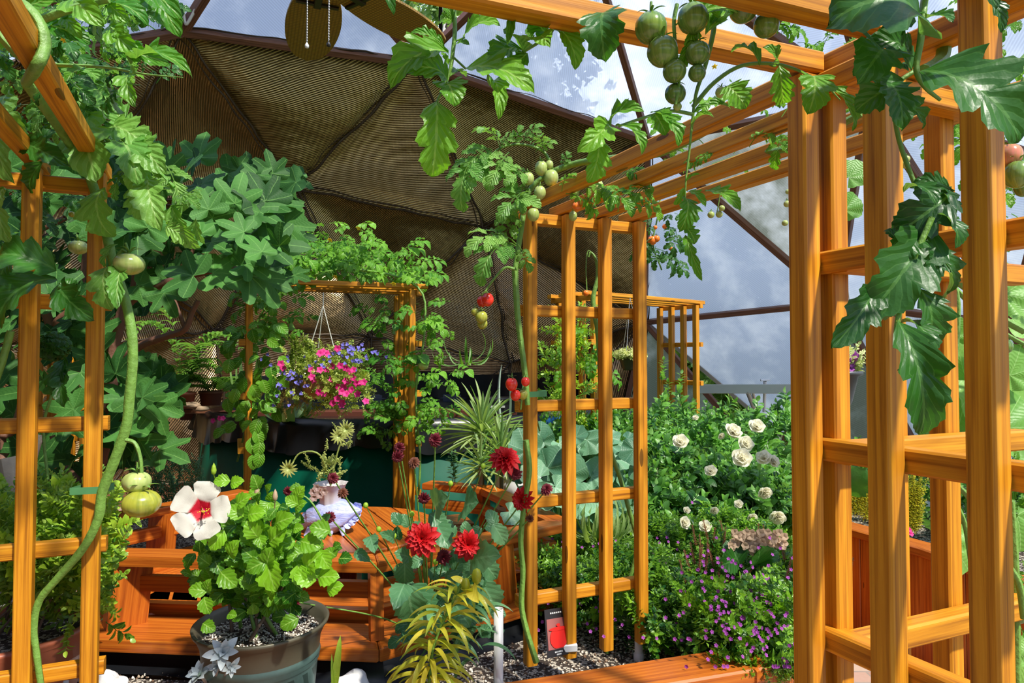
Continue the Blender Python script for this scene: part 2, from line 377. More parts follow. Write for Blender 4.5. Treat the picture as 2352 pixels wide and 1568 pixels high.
M['cuke'] = m_leaf('cucumber leaf', (.07, .25, .03), (.25, .48, .10), (.42, .62, .25), .45, .35, radial=True, bumps=.6)
M['tree'] = m_leaf('tree leaf', (.06, .14, .02), (.28, .40, .10), veins=False)
def m_petal(name, c, c2=None, tr=.3, rough=.5):
    t = NT(name); s = t.n('SeparateXYZ', {0: t.uv()}); n = t.noise(t.mapv(t.uv(), (2, 14, 1)), 3, 3)
    col = t.mix(t.math('MULTIPLY', n, .35), c, tuple(x*.7 for x in c))
    if c2: col = t.mix(t.math('MULTIPLY', t.math('SUBTRACT', t.math('ADD', .26, t.math('MULTIPLY', n, .16)), s.outputs[0]), 14, clamp=True), col, c2)
    p = t.bsdf(col, rough, normal=t.bump(n, .3, .003)); q = t.n('BsdfTranslucent', {0: col})
    return t.done(t.n('MixShader', {0: tr, 1: p, 2: q.outputs[0]}).outputs[0])
M['pred'] = m_petal('red petal', (.60, .004, .008)); M['pdark'] = m_petal('dried crimson petal', (.20, .015, .03)); M['pbrown'] = m_petal('brown dried petal', (.20, .06, .03))
M['phib'] = m_petal('white petal with red throat', (.86, .84, .76), (.62, .005, .03)); M['pwhite'] = m_petal('ivory petal', (1., .97, .80), tr=.5); M['ppink'] = m_petal('magenta petal', (.80, .03, .28))
M['pblue'] = m_petal('blue violet petal', (.22, .20, .75)); M['ppurp'] = m_petal('purple petal', (.38, .06, .42)); M['pyel'] = m_petal('yellow petal', (.85, .65, .03)); M['pdry'] = m_petal('dried hydrangea', (.60, .42, .28)); M['spike'] = m_petal('brown seed', (.30, .12, .05))
def m_foil():
    t = NT('bronze bubble foil'); uv = t.uv(); at = t.n('Attribute', attribute_name='tone').outputs['Fac']; s = t.n('SeparateXYZ', {0: uv})
    r = t.math('ABSOLUTE', t.math('SINE', t.math('MULTIPLY', s.outputs[0], 150.)))
    r2 = t.math('ABSOLUTE', t.math('SINE', t.math('MULTIPLY', s.outputs[1], 85.)))
    n = t.noise(t.obj(), 1.3, 4); n2 = t.noise(t.mapv(uv, (6, 1.2, 1)), 2, 4)
    h = t.math('ADD', t.math('MULTIPLY', r, .7), t.math('MULTIPLY', r2, .08)); h = t.math('ADD', h, t.math('MULTIPLY', n2, .8))
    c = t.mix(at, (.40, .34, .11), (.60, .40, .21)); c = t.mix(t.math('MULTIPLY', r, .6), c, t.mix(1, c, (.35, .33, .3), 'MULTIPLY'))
    b2 = t.n('Bump', {'Height': n, 'Strength': .65, 'Distance': .12, 'Normal': t.bump(h, .8, .012)}).outputs[0]
    return t.done(t.bsdf(c, t.math('ADD', .16, t.math('MULTIPLY', n2, .34)), .95, b2))
M['foil'] = m_foil()
M['seam'] = m_plain('creased foil seam', (.06, .04, .022), .5, .3, bump=.6, sc=30)
def m_poly(name, tint, tr):
    t = NT(name); uv = t.uv(); s = t.n('SeparateXYZ', {0: uv})
    st = t.math('ABSOLUTE', t.math('SINE', t.math('MULTIPLY', s.outputs[0], 150.)))
    n = t.noise(t.obj(), 2.2, 5, .65); sp = t.noise(t.mapv(uv, (3, 1, 1)), 30, 2)
    c = t.mix(t.math('MULTIPLY', st, .5), tint, tuple(x*.62 for x in tint))
    c = t.mix(t.math('MULTIPLY', t.math('SUBTRACT', n, .45, clamp=True), 3.), c, (.86, .88, .9))
    c = t.mix(t.math('GREATER_THAN', sp, .73), c, (.97, .97, .97))
    d = t.n('BsdfDiffuse', {0: c}); tl = t.n('BsdfTranslucent', {0: c}); g = t.n('BsdfGlossy', {0: (.5, .5, .5), 'Roughness': .3}) if 'Glossy' in dir(bpy.types) else None
    m1 = t.n('MixShader', {0: .80, 1: d.outputs[0], 2: tl.outputs[0]})
    tp = t.n('BsdfTransparent', {0: (.9, .93, .97)})
    return t.done(t.n('MixShader', {0: tr, 1: m1.outputs[0], 2: tp.outputs[0]}).outputs[0])
M['poly'] = m_poly('hazy twinwall sheet', (.62, .68, .78), .12)
M['polyb'] = m_poly('beige twinwall sheet', (.40, .42, .36), .10)
def m_green():
    t = NT('dark green tank'); n = t.noise(t.obj(), 3, 3)
    return t.done(t.bsdf(t.mix(n, (.000, .050, .028), (.001, .095, .055)), .5, normal=t.bump(n, .3, .02), spec=.12))
M['tank'] = m_green()
def m_soil():
    t = NT('perlite potting soil'); o = t.obj(); v = t.n('TexVoronoi', {'Vector': o, 'Scale': 110.}); n = t.noise(o, 6, 4)
    f = t.math('GREATER_THAN', t.math('ADD', t.n('SeparateXYZ', {0: v.outputs['Color']}).outputs[0], t.math('MULTIPLY', n, .5)), .9)
    c = t.mix(f, t.mix(n, (.012, .008, .006), (.07, .045, .03)), (.48, .42, .34))
    return t.done(t.bsdf(c, .85, normal=t.bump(v.outputs['Distance'], .8, .01)))
M['soil'] = m_soil()
def m_peb():
    t = NT('pebble'); at = t.n('Attribute', attribute_name='tone').outputs['Fac']
    return t.done(t.bsdf(t.ramp(at, [(0, (.03, .02, .015)), (.35, (.20, .11, .06)), (.55, (.42, .34, .25)), (1, (.78, .74, .66))]), .7))
M['pebble'] = m_peb()
def m_brick():
    t = NT('paving brick'); o = t.obj(); b = t.n('TexBrick', {'Vector': o, 'Color1': (.34, .16, .12, 1), 'Color2': (.42, .32, .24, 1), 'Mortar': (.22, .19, .16, 1), 'Scale': 1., 'Brick Width': .22, 'Row Height': .11, 'Mortar Size': .006, 'Bias': .0})
    n = t.noise(o, 30, 4)
    return t.done(t.bsdf(t.mix(t.math('MULTIPLY', n, .4), b.outputs[0], (.5, .42, .36)), .8, normal=t.bump(b.outputs['Fac'], -.5, .01)))
M['brick'] = m_brick()
M['stone'] = m_plain('white quartz stone', (.72, .71, .70), .55, var=.15, bump=.8, sc=14)
M['grassg'] = m_plain('outside grass', (.10, .16, .04), .9, var=.4, sc=3)
# ------------------------------------------------------------ dome
DC = V(0, 3.6, .6); DR = 5.3
def D(px, py, R=DR):
    d = nrm(P(px, py, 1)-V(0, 0, H)); o = V(0, 0, H)-DC; b = o@d; c = o@o-R*R
    return V(0, 0, H)+d*(-b+math.sqrt(b*b-c))
HP = dict(U1=(415, 65), U2=(960, 140), U3=(1490, 320), H1=(680, 430), H2=(1110, 520), L1=(200, 470), H5=(493, 758), H4=(848, 772), H3=(1172, 830), V1=(1482, 738),
    L0=(40, 130), L3=(-250, 330), L4=(-260, 800), H6=(225, 790), B1=(250, 1110), B2=(540, 1110), B3=(860, 1110), B4=(1180, 1090), W1=(1405, 1080), S9=(620, -260), S8=(230, -220),
    S0=(1330, -230), T1=(2000, 225), V2=(1925, 693), V3=(2330, 745), T2=(2430, 370), W2=(1780, 1080), W3=(2140, 1085), W4=(2520, 1090), S1=(1860, -280), S2=(2500, -200), B0=(-100, 1110))
HB = {k: D(*v) for k, v in HP.items()}
foil = 'U1U2H1 U2H2H1 U2U3H2 U3V1H2 U1H1L1 H1H5L1 H1H4H5 H1H2H4 H2H3H4 H2V1H3 L1H5H6 H6H5B1 H5B2B1 H5H4B2 H4B3B2 H4H3B3 H3B4B3 H3V1B4 V1W1B4 U1L1L0 L0L1L3 L1H6L4 L1L4L3 H6B1B0 H6B0L4'.split()
mb = MB(); n = 14
edges = {}
for q, tr in enumerate(foil):
    a, b, c = (HB[tr[i:i+2]] for i in (0, 2, 4)); N = nrm(np.cross(b-a, c-a))
    if N@(DC-a) < 0: N = -N
    X = nrm(b-a); Y = np.cross(N, X); an = rng.uniform(0, 3.14); r = np.random.default_rng(q); ph = r.uniform(0, 6, 6)
    idx = {}; vv = []; uv = []
    for i in range(n+1):
        for j in range(n+1-i):
            k = n-i-j; w = V(i, j, k)/n; p = w[0]*a+w[1]*b+w[2]*c; ins = 27*w[0]*w[1]*w[2]; e = 1-(1-min(1, min(w)*6))**2
            x, y = (p-a)@X, (p-a)@Y
            p = p-N*(.22*ins**.6*(1 if q % 3 else -.6)+e*.018*(math.sin(5*x+ph[0]+2*math.sin(3*y+ph[3]))+math.sin(7*y+ph[1]+x)))
            idx[i, j] = len(vv); vv.append(p); uv.append((x*math.cos(an)+y*math.sin(an), -x*math.sin(an)+y*math.cos(an)))
    ff = []
    for i in range(n):
        for j in range(n-i):
            ff.append((idx[i, j], idx[i+1, j], idx[i, j+1]))
            if i+j < n-1: ff.append((idx[i+1, j], idx[i+1, j+1], idx[i, j+1]))
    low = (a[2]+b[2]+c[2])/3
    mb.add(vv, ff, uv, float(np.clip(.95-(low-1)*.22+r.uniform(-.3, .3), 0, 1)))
    for e in ((0, 2), (2, 4), (0, 4)):
        k = tuple(sorted((tr[e[0]:e[0]+2], tr[e[1]:e[1]+2]))); edges[k] = edges.get(k, 0)+1
def S_(az, z): r = math.sqrt(DR**2-(z-DC[2])**2); return DC+V(math.cos(math.radians(az))*r, math.sin(math.radians(az))*r, z-DC[2])
for az in range(158, 240, 16):
    for z0_, z1_ in ((0, 1.9), (1.9, 3.7)):
        for tri_ in (((az, z0_), (az+16, z0_), (az+8, z1_)), ((az+16, z0_), (az+24, z1_), (az+8, z1_))):
            pts_ = [S_(*q_) for q_ in tri_]; mb.add(pts_, [[0, 1, 2]], [(p_[1], p_[2]) for p_ in pts_], .6)
struct('wall_back', mb, M['foil'], True)
mb = MB()
for (k1, k2), cnt in edges.items():
    a, b = HB[k1], HB[k2]; inn = nrm(DC-(a+b)/2)
    m = 12; pts = [a+(b-a)*t+inn*(.03+.012*math.sin(t*30+cnt))+V(*rng.normal(0, .012, 3)) for t in np.linspace(0, 1, m)]
    tube(mb, pts, [rng.uniform(.008, .018) for _ in range(8)], 6, 3)
    pts2 = [p+V(*rng.normal(0, .01, 3))+np.cross(inn, nrm(b-a))*.045 for p in pts]
    tube(mb, pts2, [rng.uniform(.003, .012) for _ in range(8)], 5, 3)
struct('trim_1', mb, M['seam'], True)
def pane(tr, mat, nm, rot=None):
    a, b, c = (HB[tr[i:i+2]] if isinstance(tr, str) else tr[i//2] for i in (0, 2, 4)); N = nrm(np.cross(b-a, c-a))
    if N@(DC-a) < 0: N = -N
    ct = (a+b+c)/3; X = nrm(b-a); Y = np.cross(N, X); an = rng.uniform(0, 3.14); vv = []; uv = []
    for o in (.0, -.012):
        for p in (a, b, c):
            p = ct+(p-ct)*.985; x, y = (p-a)@X, (p-a)@Y
            vv.append(p+N*o); uv.append((x*math.cos(an)+y*math.sin(an), -x*math.sin(an)+y*math.cos(an)))
    mb = MB(); mb.add(vv, [[0, 1, 2], [5, 4, 3], [0, 3, 4, 1], [1, 4, 5, 2], [2, 5, 3, 0]], uv)
    return struct('window_%d' % nm, mb, mat)
gl = 'U1U2S9 U1S9S8 L0U1S8 U2S0U3 S0T1U3 U3V2V1 U3T1V2 T1V3V2 T1T2V3 V1W2W1 V2W3W2 V2V3W3 V3W4W3 S0S1T1 S1S2T1 S2T2T1'.split()
for i, tr in enumerate(gl): pane(tr, M['polyb'] if tr in ('V1W2W1', 'U3T1V2', 'V2W3W2') else M['poly'], i+1)
ge = set()
for tr in gl+['U2S9S0', 'V1V2W2']:
    for e in ((0, 2), (2, 4), (0, 4)): ge.add(tuple(sorted((tr[e[0]:e[0]+2], tr[e[1]:e[1]+2]))))
for i, (k1, k2) in enumerate(sorted(ge)):
    a, b = HB[k1], HB[k2]; inn = nrm(DC-(a+b)/2); mb = MB(); beam(mb, a+inn*.05, b+inn*.05, .06, .10, inn); struct('trim_%d' % (i+2), mb, M['strutwood'])
# vent hinged at its top edge and pushed outwards
a, b, c = HB['V1'], HB['V2'], HB['W2']; ax = nrm(b-a); an = math.radians(24)
def rodr(p, o, k, t): v = p-o; return o+v*math.cos(t)+np.cross(k, v)*math.sin(t)+k*(k@v)*(1-math.cos(t))
c2 = rodr(c, a, ax, an)
if np.linalg.norm(c2-DC) < np.linalg.norm(c-DC): c2 = rodr(c, a, ax, -an)
r = thing('vent_window', (a+b)/2, 'hazy triangular roof vent pushed open above the white rose bush', 'window')
g = pane((a, b, c2), M['poly'], 99); g.name = 'pane'; g.data.name = 'pane'; g.parent = r; g.location = -V(*r['_o'])
if 'kind' in g: del g['kind']
for s, e in ((a, c2), (b, c2), (a, b)): mb = MB(); beam(mb, s, e, .05, .04, nrm(DC-s)); mb.build('frame_bar', M['metal'], r)
mb = MB(); q0 = P(1602, 893, 6.55); q1 = P(1838, 893, 6.2); beam(mb, q0, q1, .02, .09); mid = P(1725, 893, 6.38)
ro = thing('vent_opener', (q0+q1)/2, 'grey metal bar and piston holding the triangular vent open', 'opener'); mb.build('bar', M['gmetal'], ro)
mb = MB(); tube(mb, [P(1717, 898, 6.38), P(1750, 985, 6.5)], .022, 8, 1); tube(mb, [P(1728, 898, 6.38), P(1745, 960, 6.5)], .014, 8, 1); mb.build('arm', M['metal'], ro)
mb = MB(); tube(mb, [P(1757, 875, 6.36), P(1755, 945, 6.5)], .016, 8, 1); beam(mb, P(1747, 873, 6.36), P(1768, 872, 6.36), .02, .02); tube(mb, [P(1758, 955, 6.5), P(1755, 1030, 6.6)], .035, 10, 1, cap=True); mb.build('piston', M['white'], ro)
mb = MB()  # base wall of the dome
ks = ['L4', 'B0', 'B1', 'B2', 'B3', 'B4', 'W1', 'W2', 'W3', 'W4']
for k1, k2 in zip(ks[1:], ks[2:]):
    a, b = HB[k1].copy(), HB[k2].copy(); a[2] = b[2] = -.1; a2, b2 = a.copy(), b.copy(); a2[2], b2[2] = HB[k1][2]+.05, HB[k2][2]+.05
    mb.add([a, b, b2, a2], [[0, 1, 2, 3]], [(0, 0), (1, 0), (1, 1), (0, 1)])
struct('wall_base', mb, M['strutwood'])
mb = MB(); beam(mb, V(3.25, 3.3, .77), V(2.7, 5.0, .77), .3, .30); beam(mb, V(3.15, 3.25, .60), V(2.6, 4.95, .60), .4, .03); struct('trim_90', mb, M['white'])
# floor, ground outside
mb = MB(); prism(mb, [(math.cos(t)*5.4+DC[0], math.sin(t)*5.4+DC[1]) for t in np.linspace(0, 6.2832, 40)[:-1]], -.1, 0); struct('floor', mb, M['brick'])
mb = MB(); mb.add([(-60, -30, -.12), (60, -30, -.12), (60, 80, -.12), (-60, 80, -.12)], [[0, 1, 2, 3]]); struct('ground', mb, M['grassg'])
# ------------------------------------------------------------ beds
soil = [(-4.5, .2), (-.75, 1.62), (.76, 2.07), (1.06, 2.44), (1.62, 3.55), (1.75, 5.2), (1.3, 6.3), (.3, 6.2), (-.12, 4.3), (-.20, 3.55), (.17, 2.87), (.03, 2.52), (-.44, 2.18), (-1.32, 2.23), (-1.5, 2.4), (-1.82, 3.0), (-1.62, 3.62), (-2.4, 4.6), (-4.9, 4.9)]
mb = MB(); prism(mb, soil, -.0, .48); struct('floor_bed', mb, M['soil'])
def plankwall(mb, a, b, z0, z1, w=.125, t=.025):
    a, b = V(*a, 0), V(*b, 0); L = np.linalg.norm(b-a); n = max(1, round(L/w)); d = (b-a)/L
    for i in range(n):
        c = a+d*(L*(i+.5)/n); beam(mb, c+V(0, 0, z0), c+V(0, 0, z1), L/n-.004, t, np.cross(d, V(0, 0, 1)), tone=random.random())
def rim(name, path, w, z, label, side, siding, cat='raised bed'):
    r = thing(name, (path[0][0], path[0][1], 0), label, cat)
    for a, b in zip(path, path[1:]):
        mb = MB(); A, B = V(*a, z), V(*b, z-.0004*len(r.children)); d = nrm(B-A); beam(mb, A-d*.035, B+d*.06, w, .045, c=.006); mb.build('cap_board', M['bench'], r, False)
        o = np.cross(d, V(0, 0, 1))*(w*.30)*side; mb = MB(); plankwall(mb, (A+o)[:2], (B+o)[:2], 0, z-.024); mb.build('siding', M['bench'], r, False)
    return r
rim('raised_bed', [(-2.2, 1.10), (-.72, 1.66), (.72, 2.11), (1.07, 2.46), (1.66, 3.62), (1.82, 5.1)], .155, .578, 'red cedar raised bed edge running under the purple flowered bush to the roses', 1, 1)
rim('raised_bed', [(1.50, 4.75), (1.80, 4.15), (2.13, 3.35), (2.30, 2.5), (2.3, 1.2)], .15, .578, 'red cedar raised bed with plank siding behind the trellis posts, beside the brick path', 1, 1)
mb = MB(); prism(mb, [(1.62, 4.75), (1.9, 4.15), (2.22, 3.35), (2.38, 2.5), (2.38, 1.2), (4.2, 1.2), (4.3, 3.2), (3.2, 5.6), (2.2, 6.3)], 0, .5); struct('floor_bed_right', mb, M['soil'])
# pebbles
mb = MB(); ico = [V(1, 0, 0), V(-1, 0, 0), V(0, 1, 0), V(0, -1, 0), V(0, 0, 1), V(0, 0, -1)]; fc = np.array([(0, 2, 4), (2, 1, 4), (1, 3, 4), (3, 0, 4), (2, 0, 5), (1, 2, 5), (3, 1, 5), (0, 3, 5)])
for _ in range(9000):
    x = rng.uniform(-2.3, .75); y = rng.uniform(1.2, 2.55)
    if y < 1.70+x*.33: continue
    if -1.5 < x < .1 and y > 2.2+abs(x+.85)*.35: continue
    s = rng.uniform(.003, .0085)
    mb.add(np.array(ico)*V(*rng.uniform(.6, 1.2, 3))*s+V(x, y, .482), fc, None, float(rng.random()))
single('gravel', mb, M['pebble'], 'white and brown perlite gravel scattered over the dark soil', 'gravel', kind='stuff', smooth=True, org=V(-.8, 2, .48))
# ------------------------------------------------------------ trellis arches
ZC = [.75, 1.07, 1.39, 1.71, 2.02]; CW = .038
def arch(label, A, u, s, zb=.5, ztop=2.04, nsl=4, zc=ZC, over=.10, w=.038, flip=1, roof_over=(.10, .10), gap=.143, panels=(1, 1), hw=None):
    A = V(*A, 0); u = nrm(V(*u, 0)); s = V(*s, 0); sd = nrm(s); W = gap*(nsl-1)
    r = thing('garden_arch', (A[0], A[1], zb), label, 'trellis arch', None); zc = [z+A[0]*.011+A[1]*.003 for z in zc]; zb0 = zb
    for k, B in enumerate((A, A+s)):
        if not panels[k]: continue
        out = -sd if k == 0 else sd
        for i in range(nsl):
            p = B+u*gap*i; mb = MB(); beam(mb, p+V(0, 0, zb), p+V(0, 0, ztop), w, w, u); mb.build('slat_post', M['cedar'], r, False)
        for z in zc:
            if z < zb+.1: continue
            c = B+out*(w/2+.019); mb = MB(); beam(mb, c-u*.03+V(0, 0, z-.002), c+u*(W+.03)+V(0, 0, z-.002), .036, CW); mb.build('cross_bar', M['cedar'], r, False)
    for i in range(nsl):
        a = A+u*gap*i-sd*roof_over[0]; b = A+s+u*gap*i+sd*roof_over[1]; mb = MB()
        beam(mb, a+V(0, 0, ztop+.026), b+V(0, 0, ztop+.026), w, .037 if hw is None else hw); mb.build('roof_slat', M['cedar'], r, False)
    return r
U = (.921, .390); S = (.43, -.903)
arch('honey cedar trellis arch in the middle whose ladder panel stands on the raised bed rim', (.06, 2.16), U, (.50, -1.02), zb=.56)
arch('large cedar trellis arch nearest the camera with its thick posts on the right', (.505, 1.125), S, (-1.36, -.52), zb=.0, roof_over=(.03, .1))
arch('cedar trellis arch at the left edge, draped in curled tomato leaves', (-1.093, 1.715), (-.921, -.390), (.47, -1.03), zb=.3)
arch('cedar arch in front of the green tank with the flower basket hanging in it', (-.645, 4.22), (-.39, .92), (-.93, -.30), zb=.48, ztop=2.0, zc=[.70, 1.01, 1.33, 1.65, 1.98], w=.04, hw=.03)
arch('small far cedar arch behind the ladder panel, near the hanging brown pot', (.36, 4.98), (.61, -.79), (.93, .72), zb=.5, ztop=2.0, zc=[.75, 1.02, 1.34, 1.66, 1.98], w=.042, gap=.125, hw=.03)
arch('far cedar arch glimpsed behind the fig branches at the left', (-2.55, 3.75), (-.9, .4), (-.4, .9), zb=.4, ztop=1.75, zc=[.7, 1.0, 1.3, 1.6], gap=.13)
# ------------------------------------------------------------ seating ring
SOIL = .48
rb = thing('ring_bench', (-.75, 2.9, 0), 'red cedar ring bench with slatted back around the round table', 'bench')
R0 = [PZ(x, y, .855)[:2] for x, y in ((236, 1262), (862, 1278), (1262, 1197), (1108, 1122), (972, 1110))]
R1 = [PZ(x, y, .855)[:2] for x, y in ((236, 1262), (290, 1182), (498, 1142), (572, 1128))]
ct = V(-.75, 2.95)
def ring(path, off, w, z, h, name, mat='bench'):
    "mitred boards following the ring; off moves the centre line outwards"
    pts = [V(*p) for p in path]; N = len(pts); L = []
    for i, p in enumerate(pts):
        ds = []
        if i: ds.append(nrm(pts[i]-pts[i-1]))
        if i < N-1: ds.append(nrm(pts[i+1]-pts[i]))
        ns = [V(d[1], -d[0]) for d in ds]; ns = [q if q@(p-ct) > 0 else -q for q in ns]
        m = nrm(sum(ns)); L.append((p, m/max(.5, m@ns[0])))
    for (a, ma), (b, mb_) in zip(L, L[1:]):
        q = [a+ma*(off-w/2), b+mb_*(off-w/2), b+mb_*(off+w/2), a+ma*(off+w/2)]
        d = nrm(b-a); g = .0015
        q = [q[0]+d*g, q[1]-d*g, q[2]-d*g, q[3]+d*g]
        ar = (q[1][0]-q[0][0])*(q[2][1]-q[0][1])-(q[1][1]-q[0][1])*(q[2][0]-q[0][0])
        if ar < 0: q = q[::-1]
        mb = MB(); prism2(mb, q, z-h/2, z+h/2, d); mb.build(name, M[mat], rb, False)
def prism2(mb, q, z0, z1, d):
    n = len(q); e = V(-d[1], d[0]); off = random.random()*9; tn = random.random(); c = .005; ctr = sum(q)/n
    qi = [p+(ctr-p)/np.linalg.norm(ctr-p)*c*1.4 for p in q]; f = lambda p, o=0: (p@d+off, p@e+o)
    A = [V(*p, z1) for p in qi]; A2 = [V(*p, z1-c) for p in q]; B2 = [V(*p, z0+c) for p in q]; B = [V(*p, z0) for p in qi]
    mb.add(A, [list(range(n))], [f(p) for p in qi], tn); mb.add(B, [list(range(n))[::-1]], [f(p) for p in qi], tn)
    for X, Y, dz in ((A, A2, 0), (A2, B2, .0), (B2, B, .0)):
        for i in range(n):
            j = (i+1) % n; mb.add([X[i], Y[i], Y[j], X[j]], [[0, 1, 2, 3]], [f(X[i][:2], X[i][2]), f(Y[i][:2], Y[i][2]), f(Y[j][:2], Y[j][2]), f(X[j][:2], X[j][2])], tn)
for R in (R0, R1):
    ring(R, .035, .10, .842, .036, 'top_rail')
    ring(R, .010, .028, .745, .055, 'back_slat')
    ring(R, .050, .20, .578, .045, 'cap_board')
    ring(R, -.10, .035, .60, .07, 'seat_edge')
    for k in range(3): ring(R, -.16-.105*k, .095, .585, .028, 'seat_board')
    ring(R, -.44, .03, .55, .07, 'seat_edge')
    ring(R, .05, .02, .30, .50, 'side_panel', 'raw')
def sup(p, q, t, w0, w1, lean=.05):
    "trapezoid support board between cap and top rail"
    p = V(*p); o = nrm(p-ct); o3 = V(*o, 0); mb = MB(); s = V(-o[1], o[0], 0)*t/2
    a = V(*p, .60)+o3*.10; b = V(*p, .60)+o3*(.10-w0); c = V(*p, .824)+o3*(.07-w1); d = V(*p, .824)+o3*.08
    A = [x-s for x in (a, b, c, d)]; B = [x+s for x in (a, b, c, d)]; uvs = [(.6, .1), (.6, .1-w0), (.83, .1-w1), (.83, .1)]
    mb.add(A+B, [[0, 1, 2, 3], [7, 6, 5, 4]], uvs+uvs, random.random())
    for i in range(4): j = (i+1) % 4; mb.add([A[i], B[i], B[j], A[j]], [[0, 1, 2, 3]], [(0, 0), (0, t), (.2, t), (.2, 0)], .6)
    mb.build('support', M['bench'], rb, False)
def lerp(a, b, t): return V(*a)+(V(*b)-V(*a))*t
for p, wd in ((lerp(R0[0], R0[1], .13), .13), (lerp(R0[0], R0[1], .99), .04), (lerp(R0[1], R0[2], .62), .13), (lerp(R0[2], R0[3], .5), .10), (lerp(R0[3], R0[4], .1), .05), (lerp(R1[0], R1[1], .5), .1), (lerp(R1[1], R1[2], .45), .10), (lerp(R1[2], R1[3], .8), .10)):
    sup(p, 0, .075 if wd > .06 else .045, wd, wd*.9)
mb = MB()
for R in (R0, R1):
    pts = []
    for i, p in enumerate(R): p = V(*p); pts.append(p+nrm(p-ct)*.150)
    for a, b in zip(pts, pts[1:]):
        m = 10; rows = []
        for k in range(m+1):
            q = a+(b-a)*k/m; o = nrm(q-ct); wv = .008*math.sin(k*1.7+a[0]*5)
            rows.append([V(*(q+o*(-.02+wv)), .545+.004*math.sin(k*2)), V(*(q+o*(.0+wv*1.5)), .50), V(*(q+o*(.05+wv)), .484)])
        vv = [x for rw in rows for x in rw]
        mb.add(vv, np.array([[3*k+j, 3*k+j+1, 3*k+j+4, 3*k+j+3] for k in range(m) for j in range(2)]), None)
mb.build('liner_strip', M['liner'], rb)
# ------------------------------------------------------------ round table
TC = V(-.80, 3.22); TR = .445; TZ = .735
tb = thing('round_table', (TC[0], TC[1], 0), 'round plank topped cedar table inside the ring bench', 'table')
mb = MB(); da = math.radians(118); dx = V(math.cos(da), math.sin(da)); dy = V(-dx[1], dx[0]); n = 7; w = 2*TR/n
for i in range(n):
    y0, y1 = -TR+i*w+.003, -TR+(i+1)*w-.003; m = 8; a = []; b = []
    for k in range(m+1):
        y = y0+(y1-y0)*k/m; x = math.sqrt(max(0, TR*TR-y*y)); a.append(TC+dx*x+dy*y); b.append(TC-dx*x+dy*y)
    q = a+b[::-1]
    q2 = []; [q2.append(p) for p in q if not q2 or np.linalg.norm(p-q2[-1]) > 1e-4]
    ar = sum(q2[k][0]*q2[(k+1) % len(q2)][1]-q2[k][1]*q2[(k+1) % len(q2)][0] for k in range(len(q2)))
    if ar < 0: q2 = q2[::-1]
    prism2(mb, q2, TZ-.038, TZ, dx)
mb.build('table_top', M['bench'], tb, False)
mb = MB(); lathe(mb, V(*TC, TZ-.085), [(TR-.05, 0), (TR-.03, 0), (TR-.03, .046), (TR-.05, .046), (TR-.05, 0)], 40); mb.build('apron', M['bench'], tb, False)
mb = MB(); beam(mb, V(*TC, .0), V(*TC, TZ-.04), .11, .11, (1, 0, 0)); mb.build('leg', M['bench'], tb, False)
for a in (0, 1.57): mb = MB(); e = V(math.cos(a+.4), math.sin(a+.4), 0)*.33; beam(mb, V(*TC, .05)-e, V(*TC, .05)+e, .08, .07); mb.build('foot', M['bench'], tb, False)
mb = MB(); c0 = V(*PZ(838, 1150, .6)[:2], 0)+V(-.02, .13, 0)
# step board behind the table, under the arch
mb = MB(); beam(mb, V(-.95, 4.02, .50), V(-.28, 4.25, .50), .26, .06); single('step_board', mb, M['bench'], 'short red cedar step behind the table at the foot of the tank arch', 'board', smooth=False)
# ------------------------------------------------------------ pond tank
TK = V(-1.02, 6.55, 0); TKR = 1.90; ZT = 1.12
tk = thing('pond_tank', TK, 'dark green round pond tank with a ruffled black liner edge', 'water tank')
mb = MB(); lathe(mb, TK, [(TKR, 0), (TKR, ZT-.03), (TKR-.02, ZT-.03)], 96); mb.build('tank_wall', M['tank'], tk)
mb = MB()
def ruf(r, h, a): return (r if h < ZT-.3 else r+(.075*(((a*6.1+.5*math.sin(a*5)+.25*math.sin(a*17)) % 1)**1.6)*(.35+.65*(math.sin(a*2.5+.6)**2))+.01*math.sin(a*37))*min(1, max(0, (ZT-h)*5)), h+(0 if h > ZT-.12 else .03*math.sin(a*11)-.02*abs(math.sin(a*31))))
lathe(mb, TK, [(TKR-.03, ZT-.4), (TKR-.04, ZT-.02), (TKR-.02, ZT+.012), (TKR+.012, ZT+.005), (TKR+.025, ZT-.05), (TKR+.03, ZT-.12), (TKR+.035, ZT-.20)], 420, fn=ruf); mb.build('liner', M['liner'], tk)
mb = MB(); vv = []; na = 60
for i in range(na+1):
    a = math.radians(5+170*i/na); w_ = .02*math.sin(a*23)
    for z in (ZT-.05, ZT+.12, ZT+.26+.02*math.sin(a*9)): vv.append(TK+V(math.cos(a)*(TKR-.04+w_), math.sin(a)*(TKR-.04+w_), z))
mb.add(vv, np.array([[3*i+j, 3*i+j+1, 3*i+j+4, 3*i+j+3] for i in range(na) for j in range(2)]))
mb.build('tank_shade_strip', M['liner'], tk)  # black strip standing in for the shade behind the tank
mb = MB(); disc(mb, TK+V(0, 0, ZT-.06), TKR-.035, 64); mb.build('water', m_plain('dark water', (.01, .014, .014), .06, bump=.08, sc=3), tk)
mb = MB(); a, b = P(430, 948, 5.9), P(1186, 935, 5.7); beam(mb, V(a[0], a[1], 1.05), V(b[0], b[1], 1.09), .22, .07, c=.006)
single('shelf_plank', mb, m_plain('brown painted plank', (.10, .03, .018), .6, spec=.2), 'brown plank laid across the tank behind the flower basket', 'shelf', smooth=False)
mb = MB(); a, b = P(385, 938, 5.55), P(500, 938, 5.55); beam(mb, V(a[0], a[1], 1.13), V(b[0], b[1], 1.13), .45, .035)
single('plant_board', mb, M['strutwood'], 'short dark board on the tank under the two fern pots', 'board', smooth=False)
